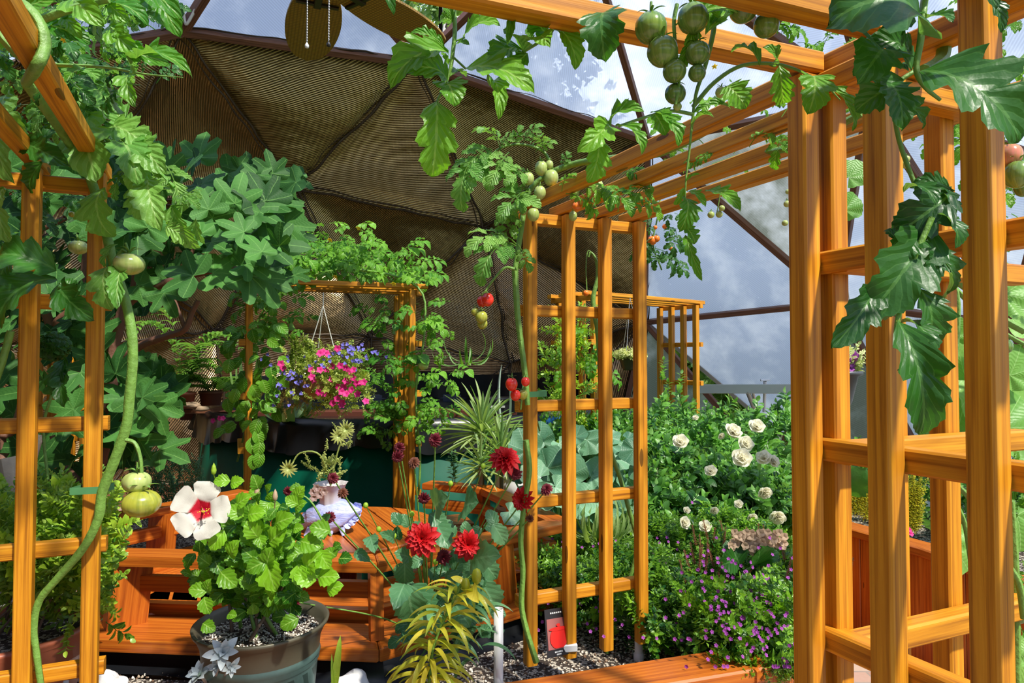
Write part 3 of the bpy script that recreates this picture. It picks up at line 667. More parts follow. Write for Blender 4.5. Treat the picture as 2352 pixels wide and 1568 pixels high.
# ------------------------------------------------------------ plant helpers
R = random
def rp(pts, d): return [P(x, y, d if len(q) == 0 else q[0]) for x, y, *q in pts]
def tomato(r, c, rad, mat, ry=None, name='tomato', stem=True, rib=.05, up=None):
    "one fruit with its green star calyx"
    c = np.asarray(c, float); ry = ry or rad; mb = MB(); ph = R.uniform(0, 6); nr = R.choice((5, 6, 7)); pr = []
    for t in np.linspace(0, math.pi, 13): pr.append((math.sin(t)*rad, -math.cos(t)*ry))
    def fn(a_, h, a): k = 1+rib*math.cos(nr*a+ph)*(.4+.6*max(0, h/ry)); return a_*k, h-(.18*ry*math.exp(-(a_/rad)**2*9) if h > 0 else 0)
    lathe(mb, c, pr, 20, R.random(), 0, fn); o = mb.build(name, mat, r)
    if stem:
        mb = MB(); tp = c+V(0, 0, ry*.86)
        for k in range(5):
            a = ph+k*1.257; e = V(math.cos(a), math.sin(a), R.uniform(-.1, .5)); inst(mb, BLADE[2], tp, e, V(0, 0, 1), rad*1.0, .3, 1.4)
        tube(mb, [tp, tp+V(R.uniform(-.3, .3)*rad, 0, rad*.8)], rad*.09, 5, 2)
        mb.build('calyx', M['stem'], o)
    return o
def fruits(r, L, d, mat, rib=.03, oval=1., name='tomato'):
    for q in L:
        x, y, rr = q[:3]; dd = q[3] if len(q) > 3 else d+R.uniform(-.02, .02); s = rr*dd/F; tomato(r, P(x, y, dd), s, M[mat], s*oval, name, rr > 7, rib)
def stems(r, L, mat, name='stem', n=8, knob=0.):
    for pts, rad in L: mb = MB(); tube(mb, pts, rad, n, 5, knob=knob, cap=True); mb.build(name, M[mat], r)
def leaves(r, L, d, mat, T=None, tone=(.3, .8), zdir=None, name='foliage', lv=None, extra=None):
    "leaf list of (x0,y0,x1,y1,width[,depth0,depth1])"
    mb = MB() if extra is None else extra
    for q in L:
        x0, y0, x1, y1, w = q[:5]; d0 = q[5] if len(q) > 5 else d; d1 = q[6] if len(q) > 6 else d0+R.uniform(-.06, .04)*d0
        a, b = P(x0, y0, d0), P(x1, y1, d1); Z = zdir if zdir is not None else V(R.uniform(-.55, .55), -1, R.uniform(.0, .8)); tn = R.uniform(*tone)
        if lv is not None: cleaf(mb, lv, a, b, Z, tn, w)
        else: leaf2(mb, R.choice(T or TOM), a, b, Z, tn, w/.66)
    if extra is None: mb.build(name, M[mat], r)
    return mb
def yflowers(r, L, d):
    for x, y in L:
        mb = MB(); c = P(x, y, d); ax = nrm(V(R.uniform(-.5, .5), -.6, -.8))
        for k in range(5):
            a = k*1.257; f = frame(ax, V(1, 0, .3)); e = f[:, 0]*math.cos(a)+f[:, 2]*math.sin(a)+ax*.7; inst(mb, PLN[0], c, e, ax, .008*d/1.2, .5, .8)
        mb.build('flower', M['pyel'], r)
def vine_compound(mb, pts, n, L, lv, tone=(.3, .8), side=1., hang=.5, ws=1., away=V(0, -.5, .3)):
    s = spline(pts, 8)
    for i in range(n):
        p = s[int((i+.5)/n*(len(s)-1))]; d = nrm(V(R.uniform(-1, 1)*side, R.uniform(-.7, .5), R.uniform(-.5, .6)-hang)); l = L*R.uniform(.65, 1.15)
        cleaf(mb, lv, p, p+d*l, away+V(R.uniform(-.6, .6), R.uniform(-.4, .4), R.uniform(0, .8)), R.uniform(*tone), ws)
# ------------------------------------------------------------ hanging tomato branch, top centre
d = 1.0
PETAL = [leafT(10, 4, .43, 'petal', .12, .5, .035, .05, i) for i in range(3)]
r = thing('tomato_vine', P(1045, -120, d), 'two lobed tomato branches hanging down from the top beam in front of the foil ceiling', 'tomato plant')
stems(r, [(rp([(1060, -120), (1043, 0), (1045, 68), (1040, 120), (1035, 155), (1020, 202), (1004, 235), (999, 300), (994, 380)], d), [.0042, .0035, .003, .002, .0008]),
          (rp([(1330, -60, .98), (1290, 10), (1280, 38), (1270, 66), (1253, 86), (1202, 119), (1134, 153)], d), [.004, .003, .0018]),
          (rp([(1040, 130), (1070, 158)], d), .0018), (rp([(1045, 95), (1068, 86)], d), .0014)], 'stem')
leaves(r, [(1050, 18, 1101, 6, .8), (1040, 50, 1010, 48, .9), (1065, 86, 1149, 60, .62), (1046, 103, 1078, 104, .9), (1030, 122, 896, 200, .5), (1020, 106, 942, 78, .55),
           (1070, 158, 1227, 214, .62), (1030, 150, 1014, 120, .7), (1032, 177, 1070, 176, .6), (1026, 190, 928, 165, .6), (1003, 232, 992, 406, .62), (1020, 200, 1046, 244, .9), (1040, 50, 1028, 10, .5),
           (1256, 80, 1176, 12, .75), (1270, 64, 1322, 160, .62), (1282, 45, 1335, 98, .55), (1222, 92, 1208, 66, 1.1), (1204, 118, 1160, 78, 1.), (1202, 120, 1128, 150, .9), (1212, 122, 1162, 176, .9),
           (1124, 195, 1146, 274, .35), (1172, 12, 1165, 106, .25), (1240, 95, 1262, 108, .8), (1035, 160, 1020, 195, .5)], d, 'ltom', tone=(.15, .75))
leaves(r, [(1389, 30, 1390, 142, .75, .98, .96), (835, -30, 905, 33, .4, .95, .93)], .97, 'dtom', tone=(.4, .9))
r = thing('tomato_vine', P(1620, 0, 1.25), 'tomato vine with a hanging truss of striped green tomatoes over the big beam', 'tomato plant')
stems(r, [(rp([(1575, -60), (1590, 0), (1625, 20), (1640, 60), (1620, 150), (1600, 210), (1592, 262), (1583, 350), (1575, 420), (1572, 520)], .97), [.0055, .0045, .003, .0018, .001]),
          (rp([(1592, 245), (1640, 190), (1700, 152), (1770, 146), (1830, 160), (1895, 196), (1930, 230)], .99), [.0035, .0028, .001]),
          (rp([(1590, 262), (1540, 255), (1480, 270), (1420, 290)], .97), [.003, .002]), (rp([(1555, 10), (1548, 50), (1552, 110), (1560, 180), (1552, 240)], .95), [.0032, .002])], 'stem')
fruits(r, [(1495, 64, 37), (1522, 118, 36), (1592, 42, 36), (1602, 122, 28), (1549, 163, 27), (1551, 215, 24), (1601, 168, 20)], .95, 'gtom', .03)
fruits(r, [(1707, 20, 33), (1772, 32, 31), (1760, 58, 29)], .97, 'gtom', .02)
fruits(r, [(1656, 212, 13), (1556, 245, 10)], .97, 'ptom', .0)
leaves(r, [(1585, 60, 1555, 150, .5), (1550, 60, 1700, 46, .4), (1620, 80, 1700, 48, .5), (1640, 52, 1635, 30, .7), (1402, 290, 1328, 350, .55), (1375, 316, 1352, 420, .75), (1413, 289, 1474, 354, .45), (1402, 290, 1478, 256, .45), (1494, 258, 1560, 335, .5), (1595, 100, 1560, 165, .6), (1630, 60, 1660, 20, .5),
           (1500, 262, 1530, 310, .9), (1668, 198, 1712, 250, .9), (1574, 420, 1608, 400, .4), (1575, 540, 1612, 645, .3), (1574, 455, 1560, 530, .6), (1578, 440, 1620, 475, .5), (1572, 520, 1596, 560, 1.0), (1570, 430, 1548, 470, .6), (1592, 300, 1640, 270, .3),
           (1790, 150, 1800, 238, .6), (1860, 175, 1856, 262, .85), (1890, 200, 1960, 300, .42), (1765, 150, 1752, 108, .5), (1745, 150, 1680, 120, .5), (1620, 440, 1700, 485, .55), (1680, 250, 1590, 262, .3)], .96, 'ltom')
# vine over the middle arch roof
r = thing('tomato_vine', P(1250, 400, 2.1), 'tomato vine lying over the middle arch with pale green and yellow plum tomatoes', 'tomato plant')
stems(r, [(rp([(1183, 620, 2.05), (1195, 540, 2.05), (1215, 440, 2.06), (1270, 395, 2.05), (1340, 372, 2.0), (1450, 360, 1.75), (1530, 345, 1.6), (1640, 290, 1.45), (1680, 262, 1.4)], 2), [.009, .009, .011, .012, .010]),
          (rp([(1270, 395), (1250, 350), (1200, 332), (1150, 340), (1115, 370)], 2.03), [.006, .003]), (rp([(1640, 380, 1.9), (1720, 355, 1.7), (1830, 335, 1.5), (1980, 260, 1.35)], 1.6), [.009, .008]),
          (rp([(1183, 620), (1186, 680), (1190, 735), (1197, 790), (1206, 860), (1212, 930)], 2.08), [.011, .010, .009]), (rp([(1182, 618), (1160, 615), (1135, 640), (1113, 672)], 2.02), [.005, .003]),
          (rp([(1208, 1010), (1216, 1080), (1204, 1160), (1196, 1240), (1201, 1310), (1198, 1390), (1210, 1450), (1232, 1520)], 2.04), [.009, .0085, .010]),
          (rp([(1206, 850, 2.1), (1200, 900), (1196, 940)], 2.02), .003)], 'oldstem' if 0 else 'stem', knob=.15)
fruits(r, [(1243, 386, 15), (1266, 408, 17), (1214, 410, 13), (1240, 442, 14), (1225, 492, 14), (1202, 484, 9), (1371, 428, 15), (1344, 412, 11), (1316, 496, 10), (1320, 440, 11), (1262, 378, 9)], 2.0, 'ptom', .01, 1.18)
fruits(r, [(1325, 474, 11), (1290, 441, 9), (1250, 452, 8)], 2.15, 'orange', .0)
fruits(r, [(1120, 688, 14), (1107, 692, 12), (1175, 882, 14), (1184, 907, 12), (1207, 876, 10)], 2.0, 'red', .0, 1.15)
fruits(r, [(1091, 715, 9), (1106, 728, 14), (1108, 743, 12), (1201, 906, 11)], 2.0, 'ytom', .0, 1.1)
mb = MB()
for x0, y0, x1, y1 in ((1150, 345, 1100, 300), (1130, 345, 1062, 400), (1115, 370, 1075, 440), (1120, 360, 1055, 470), (1180, 335, 1200, 290), (1200, 335, 1250, 290), (1150, 360, 1175, 440), (1170, 350, 1120, 430), (1230, 350, 1280, 330), (1250, 350, 1240, 310),
                       (1215, 440, 1145, 500), (1200, 480, 1150, 560), (1185, 560, 1070, 575), (1185, 565, 1100, 640), (1190, 560, 1215, 625), (1195, 520, 1140, 510), (1190, 500, 1230, 470), (1110, 380, 1065, 420), (1145, 345, 1190, 310), (1220, 400, 1160, 420), (1220, 420, 1180, 480), (1290, 390, 1310, 350)):
    cleaf(mb, 1, P(x0, y0, 2.03), P(x1, y1, R.uniform(1.9, 2.05)), V(R.uniform(-.5, .5), -.8, .5), R.uniform(.3, .9), 1.)
mb.build('foliage', M['ptoml'], r)
mb = MB()
for x0, y0, x1, y1 in ((1320, 430, 1420, 480), (1330, 440, 1370, 500), (1380, 430, 1450, 490), (1450, 365, 1500, 340), (1430, 470, 1520, 500), (1500, 350, 1540, 310), (1300, 445, 1350, 480), (1560, 345, 1600, 380), (1430, 400, 1490, 420), (1700, 355, 1690, 430), (1500, 430, 1450, 470), (1640, 290, 1680, 340), (1290, 440, 1320, 400), (1760, 345, 1800, 300), (1850, 330, 1900, 300)):
    cleaf(mb, 1, P(x0, y0, 1.9), P(x1, y1, R.uniform(1.8, 2.0)), V(R.uniform(-.5, .5), -.8, .5), R.uniform(.2, .9), 1.)
for _ in range(26):
    x = R.uniform(1500, 1830); y = 330-(x-1500)*.5+R.uniform(-40, 120); dd = 2.15-(x-1300)*.0016
    cleaf(mb, 1, P(x, y, dd), P(x+R.uniform(-70, 70), y+R.uniform(-40, 60), dd+R.uniform(-.1, .1)), None, R.uniform(.3, .9))
mb.build('foliage', M['ltom'], r)
# right half of the arch: cherry vine behind
r = thing('tomato_vine', P(1500, 520, 2.4), 'cherry tomato vine with small orange fruits beside the right leg of the ladder panel', 'tomato plant')
stems(r, [(rp([(1520, 430), (1510, 500), (1500, 560), (1520, 620)], 2.45), .003), (rp([(1655, 440), (1650, 470), (1645, 495)], 1.9), .0015)], 'stem')
fruits(r, [(1498, 552, 11), (1508, 548, 8), (1520, 487, 6), (1505, 522, 5), (1527, 520, 6), (1540, 570, 5), (1530, 470, 5)], 2.42, 'orange', .0)
fruits(r, [(1633, 493, 8), (1652, 492, 8), (1658, 478, 7), (1808, 468, 8), (1803, 512, 7), (1810, 440, 6)], 1.9, 'ptom', .0)
mb = MB()
for _ in range(14):
    x, y = R.uniform(1495, 1560), R.uniform(480, 600); cleaf(mb, 1, P(x, y, 2.42), P(x+R.uniform(-30, 40), y+R.uniform(10, 90), 2.4), None, R.uniform(.2, .8))
mb.build('foliage', M['dtom'], r)
r = thing('tomato_vine', P(1380, 900, 2.45), 'bare stemmed tomato vine rising behind the middle ladder panel with one orange fruit', 'tomato plant')
stems(r, [(rp([(1352, 590), (1357, 580), (1370, 600), (1372, 640), (1362, 690), (1372, 760), (1378, 840), (1382, 930), (1395, 1010), (1425, 1100), (1442, 1160), (1462, 1240), (1452, 1310), (1420, 1390), (1396, 1440), (1395, 1500)], 2.42), [.003, .009, .009, .0085, .008]),
          (rp([(1372, 600), (1352, 575), (1346, 610), (1348, 670)], 2.40), .002), (rp([(1225, 860, 2.3), (1228, 940), (1240, 990)], 2.3), .003)], 'stem', knob=.2)
fruits(r, [(1346, 673, 7)], 2.4, 'orange', 0)
mb = MB()
for _ in range(24):
    x, y = R.uniform(1250, 1400), R.uniform(760, 1000); cleaf(mb, 2, P(x, y, 4.2), P(x+R.uniform(-50, 50), y+R.uniform(-10, 50), 4.2), None, R.uniform(.4, .9))
mb.build('foliage', M['ltom'], r)
# ------------------------------------------------------------ vine on the left arch
r = thing('tomato_vine', P(230, 1200, 1.65), 'thick stemmed tomato vine tied to the left trellis, big green tomatoes beside it', 'tomato plant')
stems(r, [(rp([(60, 190, 1.35), (120, 270, 1.45), (180, 360, 1.6), (215, 430), (245, 540), (262, 610), (288, 690), (302, 760), (305, 830), (298, 910), (290, 980), (262, 1060), (235, 1130), (226, 1190), (190, 1260), (130, 1330), (90, 1380), (78, 1440), (84, 1500), (95, 1580)], 1.66), [.012, .012, .013, .0135, .010, .008]),
          (rp([(290, 1010), (310, 1018), (322, 1050), (325, 1085)], 1.6), [.006, .005, .005]), (rp([(262, 600), (280, 575), (296, 585)], 1.62), .004), (rp([(0, 0, 1.05), (50, 10), (92, 55), (102, 110), (80, 160), (60, 190, 1.3)], 1.05), [.009, .010, .010]),
          (rp([(80, 50), (150, 25), (210, 8), (250, 0)], 1.1), [.008, .005]), (rp([(-20, 50), (20, 100), (60, 140)], 1.15), [.012, .009]), (rp([(60, 148), (150, 150), (250, 155), (330, 170), (420, 178)], 1.2), [.005, .003, .001]),
          (rp([(-20, 900, 1.6), (5, 830), (25, 760)], 1.6), .009)], 'stem', knob=.12)
fruits(r, [(297, 606, 33), (180, 568, 21, 1.9), (245, 640, 24, 1.75)], 1.62, 'ptom', .04, .78)
fruits(r, [(314, 1107, 30)], 1.6, 'gtom' if 0 else 'ptom', .12, .85); fruits(r, [(325, 1155, 41)], 1.6, 'ytom', .06, .78)
fruits(r, [(18, 33, 5), (165, 492, 7, 1.8)], 1.1, 'ytom', 0)
leaves(r, [(205, 262, 224, 420, .9), (126, 205, 124, 328, .85), (120, 158, 195, 252, .7), (215, 200, 278, 262, .8), (250, 290, 350, 345, .8), (280, 330, 318, 425, .7), (240, 430, 262, 545, 1.1), (300, 430, 335, 505, .9), (340, 410, 368, 530, .65), (395, 470, 460, 570, .7), (330, 370, 300, 440, .8), (420, 470, 400, 530, .8),
           (20, 215, 55, 335, .7), (5, 260, 30, 420, .6), (10, 430, 30, 560, .6), (160, 270, 110, 250, .9), (262, 240, 190, 185, .8), (300, 300, 250, 250, .8), (320, 320, 380, 400, .8), (247, 612, 256, 712, .7), (285, 605, 270, 712, .45), (270, 560, 240, 615, .7), (230, 300, 190, 395, .8), (180, 165, 240, 195, .5), (450, 500, 470, 560, .8), (380, 520, 440, 550, .8)], 1.62, 'ptoml', tone=(.2, .9))
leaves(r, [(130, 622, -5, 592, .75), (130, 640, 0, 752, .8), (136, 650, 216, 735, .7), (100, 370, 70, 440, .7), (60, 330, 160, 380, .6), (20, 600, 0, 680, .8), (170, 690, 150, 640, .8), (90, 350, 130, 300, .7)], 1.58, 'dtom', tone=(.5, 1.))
leaves(r, [(60, 60, 130, 5, .6), (100, 60, 210, 100, .6), (120, 60, 60, 110, .6), (230, 20, 340, 60, .5), (250, 60, 320, 130, .6), (270, 120, 390, 150, .4), (300, 150, 440, 175, .35), (200, 155, 150, 190, .6), (360, 0, 415, 85, .55, 1.4), (140, 30, 190, 90, .6), (180, 10, 240, 60, .6), (300, 60, 280, 100, .7), (260, 10, 300, 50, .6), (20, 90, 60, 60, .7), (330, 20, 420, 50, .4, 1.4), (310, 170, 312, 245, .5)], 1.15, 'ltom', tone=(.0, .7))
mb = MB()
for _ in range(90):
    x, y = R.uniform(-40, 370), R.uniform(-30, 200); dd = R.uniform(1.3, 2.0)
    cleaf(mb, 1, P(x, y, dd), P(x+R.uniform(-90, 90), y+R.uniform(-40, 80), dd+R.uniform(-.1, .1)), V(R.uniform(-.6, .6), -.7, R.uniform(-.2, .8)), R.uniform(.1, .8))
for _ in range(26):
    x, y = R.uniform(-30, 180), R.uniform(200, 620); dd = R.uniform(1.75, 2.1)
    cleaf(mb, 1, P(x, y, dd), P(x+R.uniform(-90, 90), y+R.uniform(0, 90), dd), None, R.uniform(.2, .9))
mb.build('foliage', M['dtom'], r)
mb = MB()
for _ in range(55):
    x, y = R.uniform(-40, 300), R.uniform(-30, 180); dd = R.uniform(1.2, 1.9); cleaf(mb, 1, P(x, y, dd), P(x+R.uniform(-80, 80), y+R.uniform(-40, 80), dd), None, R.uniform(.3, .9))
mb.build('foliage', M['ltom'], r)
yflowers(r, [(148, 90), (275, 15), (68, 88)], 1.15)
mb = MB()
for _ in range(34):
    t = R.random(); x, y = 100+t*330+R.uniform(-70, 50), 170+t*330+R.uniform(-40, 50); dd = R.uniform(1.62, 1.8); cleaf(mb, 1, P(x, y, dd), P(x+R.uniform(-50, 60), y+R.uniform(-10, 90), dd-.05), None, R.uniform(.2, .9))
tube(mb, rp([(130, 150), (200, 200), (240, 280), (330, 360), (400, 430)], 1.66), .005)
for _ in range(5): tube(mb, [P(215, 200, 1.6), P(230+R.uniform(-30, 30), 185, 1.58), P(255+R.uniform(-20, 20), 205+R.uniform(-10, 10), 1.56)], .0018, 4)
mb.build('foliage', M['ptoml'], r)
# crinkled dark clump
r = thing('crinkled_plant', P(122, 850, 1.9), 'dark green crinkled leafy shoot between the two left trellis posts', 'plant')
mb = MB()
for _ in range(70):
    a = R.uniform(0, 6.28); b = R.uniform(-1, 1); c = P(122, 795, 1.9); e = V(math.cos(a)*math.sqrt(1-b*b), math.sin(a)*math.sqrt(1-b*b), b)
    p = c+e*V(.038, .038, .034); t_ = nrm(np.cross(e, V(R.uniform(-1, 1), R.uniform(-1, 1), .4))); inst(mb, SQU[0], p-t_*.012, t_, e, .032, R.uniform(.2, .9))
leaves(None, [(150, 830, 160, 920, .6), (160, 850, 148, 935, .5), (150, 820, 130, 910, .5)], 1.9, 'dtom', extra=mb); mb.build('foliage', M['dtom'], r)
mb = MB(); tube(mb, rp([(130, 820), (120, 900), (100, 980), (110, 1100)], 1.95), .004); mb.build('stem', M['stem'], r)
# ------------------------------------------------------------ fig tree
r = thing('fig_tree', P(150, 1250, 3.0), 'fig tree with broad lobed blue green leaves and brown branches at the left', 'tree')
br = [([(255, 960), (258, 820), (275, 740), (290, 700), (340, 665), (410, 640)], .03), ([(180, 1160, 2.9), (240, 1030), (255, 900), (262, 820)], .035), ([(262, 830), (330, 790), (390, 770), (425, 755), (440, 720), (455, 690)], .020), ([(425, 755), (405, 700), (395, 660)], .01), ([(420, 640), (510, 618), (580, 612), (620, 580)], .012),
      ([(60, 1200, 2.7), (10, 1080), (-10, 960)], .04), ([(120, 760), (100, 700), (60, 560), (150, 500)], .022), ([(100, 820), (130, 740), (180, 690), (200, 560), (220, 450)], .02), ([(60, 900, 2.8), (30, 990), (0, 1000)], .02), ([(230, 1160, 2.9), (140, 1060), (120, 1000)], .02), ([(300, 700), (320, 560), (360, 470)], .012), ([(420, 640), (450, 560), (500, 500)], .01)]
for pts, w in br: mb = MB(); tube(mb, rp(pts, 3.0), [w, w*.6], 8, 5, knob=.2); mb.build('branch', M['figbark'], r)
mb = MB(); tube(mb, rp([(20, 1050), (30, 1120), (10, 1200), (30, 1350)], 2.4), [.035, .04, .045], 10, 5); tube(mb, rp([(30, 1120), (60, 1090), (90, 1000)], 2.4), [.02, .015], 8, 4); mb.build('trunk', m_plain('pale grey bark', (.30, .27, .22), .8, bump=.4, sc=25), r)
mb = MB(); SZ = lambda px, dd: px*dd/F
for x, y, s, a in ((372, 372, 52, 0), (432, 385, 48, .6), (545, 440, 56, .2), (615, 472, 62, 1.3), (495, 480, 46, .5), (415, 625, 62, -1.3), (520, 625, 60, 1.5), (600, 655, 66, 2.3), (650, 560, 62, 1.45), (640, 545, 40, .1), (565, 590, 48, .8), (470, 460, 45, -.4), (590, 560, 45, -.6), (500, 560, 48, 1.9), (440, 520, 50, -.9), (585, 615, 44, 2.0), (540, 520, 44, -1.0), (350, 500, 50, .4), (385, 690, 45, 2.6), (330, 930, 52, 2.4), (365, 955, 50, 2.8), (300, 985, 55, 1.6), (340, 1010, 48, 1.5), (270, 900, 48, -1.), (345, 900, 46, 1.), (140, 935, 50, -1.4), (180, 960, 50, 1.4)):
    dd = R.uniform(2.55, 2.85); c = P(x, y, dd); up = V(math.sin(a), R.uniform(-.6, .2), math.cos(a)); S = SZ(s*1.45, dd)
    inst(mb, R.choice(FIG), c-nrm(up)*S*.35, up, V(R.uniform(-.7, .7), -1, R.uniform(.1, 1.4)), S, R.uniform(.3, 1.))
mb.build('foliage', M['fig'], r)
mb = MB()
for _ in range(400):
    t = R.random()
    if t < .62: x, y = R.uniform(-60, 680), R.uniform(330, 740); y += max(0, (x-300))*.18 if y < 500 else 0; y = min(y, 700-max(0, x-330)*.08)
    elif t < .85: x, y = R.uniform(220, 390), R.uniform(840, 1060)
    else: x, y = R.uniform(-40, 240), R.uniform(720, 1120)
    if x > 380 and 660 < y < 940: continue
    dd = R.uniform(2.8, 3.7); c = P(x, y, dd); a = R.uniform(-2.6, 2.6); up = V(math.sin(a), R.uniform(-.5, .5), math.cos(a)); S = R.uniform(.09, .17)
    inst(mb, R.choice(FIGL), c, up, V(R.uniform(-.7, .7), -.8, R.uniform(-.1, 1)), S, R.uniform(.0, .75))
mb.build('foliage', M['fig'], r)
# ------------------------------------------------------------ vines on the tank arch
r = thing('tomato_vine', V(-1.1, 4.15, 2.0), 'feathery tomato vine spread over the roof of the tank arch and down both its sides', 'tomato plant')
stems(r, [(rp([(585, 1200), (560, 1060), (600, 900), (590, 740), (700, 640), (830, 620), (960, 660), (975, 760), (955, 900), (965, 1050), (960, 1150)], 4.15), .007), (rp([(545, 1060), (560, 1000), (575, 930)], 4.1), .006)], 'stem')
mb = MB()
def cl(n, xr, yr, d0, d1, lv, L, tone=(.3, .9), fn=None):
    for _ in range(n):
        x, y = R.uniform(*xr), R.uniform(*yr)
        if fn: x, y = fn(x, y)
        dd = R.uniform(d0, d1); a = R.uniform(0, 6.28); l = L*R.uniform(.6, 1.2)
        cleaf(mb, lv, P(x, y, dd), P(x+math.cos(a)*l, y+abs(math.sin(a))*l*.8-l*.15, dd+R.uniform(-.08, .08)), None, R.uniform(*tone), 1.2)
cl(150, (610, 985), (565, 650), 4.05, 4.75, 2, 60, fn=lambda x, y: (x, y+abs(x-800)*.12-12))
cl(40, (720, 860), (510, 600), 4.1, 4.6, 2, 48)
cl(50, (560, 700), (640, 760), 3.9, 4.4, 2, 55)
cl(60, (860, 930), (680, 960), 4.0, 4.5, 2, 48, (.0, .5))
cl(46, (955, 1035), (690, 960), 3.9, 4.3, 2, 52)
cl(20, (950, 1010), (930, 1010), 3.9, 4.3, 2, 40)
cl(34, (840, 930), (920, 1010), 4.2, 4.6, 2, 40, (0, .5))
mb.build('foliage', M['ltom'], r)
mb = MB()
for _ in range(130):
    x, y = R.uniform(510, 650), R.uniform(740, 1000)
    if x > 600 and y > 940: continue
    dd = R.uniform(3.8, 4.1); a = R.uniform(0, 6.28); leaf2(mb, PLN[1], P(x, y, dd), P(x+math.cos(a)*26, y+18+math.sin(a)*18, dd), V(R.uniform(-.6, .6), -.8, .5), R.uniform(.2, .9), 1.3)
for x, y in ((590, 985), (600, 1010), (585, 1040), (595, 960), (575, 1005), (600, 1035)): leaf2(mb, PLN[0], P(x, y, 3.8), P(x+R.uniform(-15, 15), y+40, 3.8), V(.2, -1, .2), .6, 1.2)
mb.build('foliage', M['ltom'], r)
fruits(r, [(972, 840, 12)], 4.1, 'ptom', .06, .8); fruits(r, [(966, 950, 8)], 4.0, 'ytom', .06, .9); yflowers(r, [(826, 521), (773, 632), (760, 548), (905, 648)], 4.0)
# ------------------------------------------------------------ hanging flower basket
d = 3.95
r = thing('hanging_basket', P(742, 915, d), 'hanging basket overflowing with magenta petunias and blue lobelia in the tank arch', 'flower basket')
mb = MB(); lathe(mb, P(735, 915, d), [(.0, 0), (.085, 0), (.125, .12), (.12, .12), (.08, .02)], 24); mb.build('pot', m_plain('tan plastic pot', (.35, .17, .05), .5), r)
for x in (702, 725, 775): mb = MB(); tube(mb, [P(742, 702, d), P(x, 830 if x != 725 else 850, d+(.1 if x == 725 else 0))], .0035, 5, 1); mb.build('hanger_string', m_plain('pale wire', (.5, .5, .45), .5), r)
mb = MB(); hz = P(742, 702, d); tube(mb, [hz+V(0, 0, 0), hz+V(.0, 0, .08)], .004, 5, 1); mb.build('hook', M['metal'], r)
SP = [sprigT(9, TINY[i % 2], tl=.22, seed=i, up=.4) for i in range(3)]; SPL = [sprigT(7, PLN[i % 3], tl=.36, seed=i+9, up=.5) for i in range(3)]
SPF = [sprigT(16, TINY[0], tl=.16, seed=i+3, up=.3) for i in range(3)]
mb = MB()
for _ in range(420):
    x, y = R.gauss(755, 52), R.gauss(868, 38)
    if not (640 < x < 850 and 800 < y < 940): continue
    sprig(mb, R.choice(SP), P(x, y, d+R.uniform(-.14, .12)), V(R.uniform(-1, 1), R.uniform(-1, .2), R.uniform(-.8, .8)), R.uniform(.05, .10), R.uniform(-.1, .3), 1.4)
for _ in range(60): sprig(mb, R.choice(SP), P(R.uniform(660, 720), R.uniform(795, 860), d), V(R.uniform(-.5, .5), -.3, 1), .09, 0, 1.2)
mb.build('foliage', m_leaf('yellow green basket leaf', (.16, .26, .03), (.48, .55, .12), veins=False), r)
mb = MB()
for _ in range(60): sprig(mb, R.choice(SPF), P(R.gauss(660, 25), R.gauss(880, 25), d), V(R.uniform(-.6, .3), -.3, R.uniform(-1, 0)), .09, 0, 1)
mb.build('dried_trailing_stems', m_leaf('dry straw', (.25, .15, .05), (.5, .36, .18), veins=False), r)
def open_flower(c, s, mat, r, n=5, ax=None, nm='flower', wd=1.5, T=None):
    mb = MB(); ax = nrm(ax if ax is not None else V(R.uniform(-.5, .5), -1, R.uniform(-.2, .6))); f = frame(ax, V(R.uniform(-1, 1), 0, R.uniform(-1, 1)))
    for k in range(n):
        a = 6.283*k/n; e = f[:, 0]*math.cos(a)+f[:, 2]*math.sin(a)+ax*.25; inst(mb, T or PLN[k % 3], c, e, ax, s, R.random(), wd)
    return mb.build(nm, mat, r)
for x, y in ((775, 800), (735, 812), (750, 812), (742, 808), (645, 835), (652, 845), (765, 840), (782, 840), (735, 850), (752, 848), (715, 850), (720, 872), (805, 855), (812, 850), (795, 875), (790, 888), (820, 880), (830, 880), (785, 900), (808, 895), (733, 900), (745, 905), (775, 915), (795, 905), (822, 905), (840, 922), (785, 930), (788, 925), (765, 925), (800, 875), (762, 872), (716, 866), (836, 878), (795, 845), (812, 868), (778, 888)):
    open_flower(P(x, y, d-.16+R.uniform(-.03, .03)), .024, M['ppink'], r, 5, None, 'petunia_flower', 1.5)
for i in range(88):
    if i < 40: x, y = R.gauss(808, 28), R.gauss(812, 14)
    elif i < 75: x, y = R.gauss(668, 26), R.gauss(880, 32)
    else: x, y = R.gauss(745, 40), R.gauss(830, 20)
    open_flower(P(x, y, d-.12+R.uniform(-.06, .04)), .013, M['pblue'], r, 3, None, 'lobelia_flower', 1.8)
# ------------------------------------------------------------ ferns on the tank
def fern(c, r, n, L, mat='fern', up=.6):
    mb = MB()
    for k in range(n):
        a = 6.283*k/n+R.uniform(-.3, .3); u_ = R.uniform(.3, 1.3)*up; e = V(math.cos(a), math.sin(a), 0); l = L*R.uniform(.7, 1.1)
        s = spline([c, c+e*l*.3+V(0, 0, l*.5*u_*1.6), c+e*l*.7+V(0, 0, l*.62*u_*1.6), c+e*l*1.0+V(0, 0, l*.45*u_*1.6)], 6); tube(mb, s, .0015, 3, 1)
        for i in range(2, len(s)):
            dr = nrm(s[i]-s[i-1]); sd = nrm(np.cross(dr, V(0, 0, 1))); w = .28*l*math.sin(math.pi*min(1, (i+1)/len(s)*.92))+.008
            for q in (-1, 1): leaf2(mb, BLADE[2], s[i], s[i]+sd*q*w+dr*w*.3, V(0, 0, 1), R.random(), 2.)
    mb.build('foliage', M[mat], r)
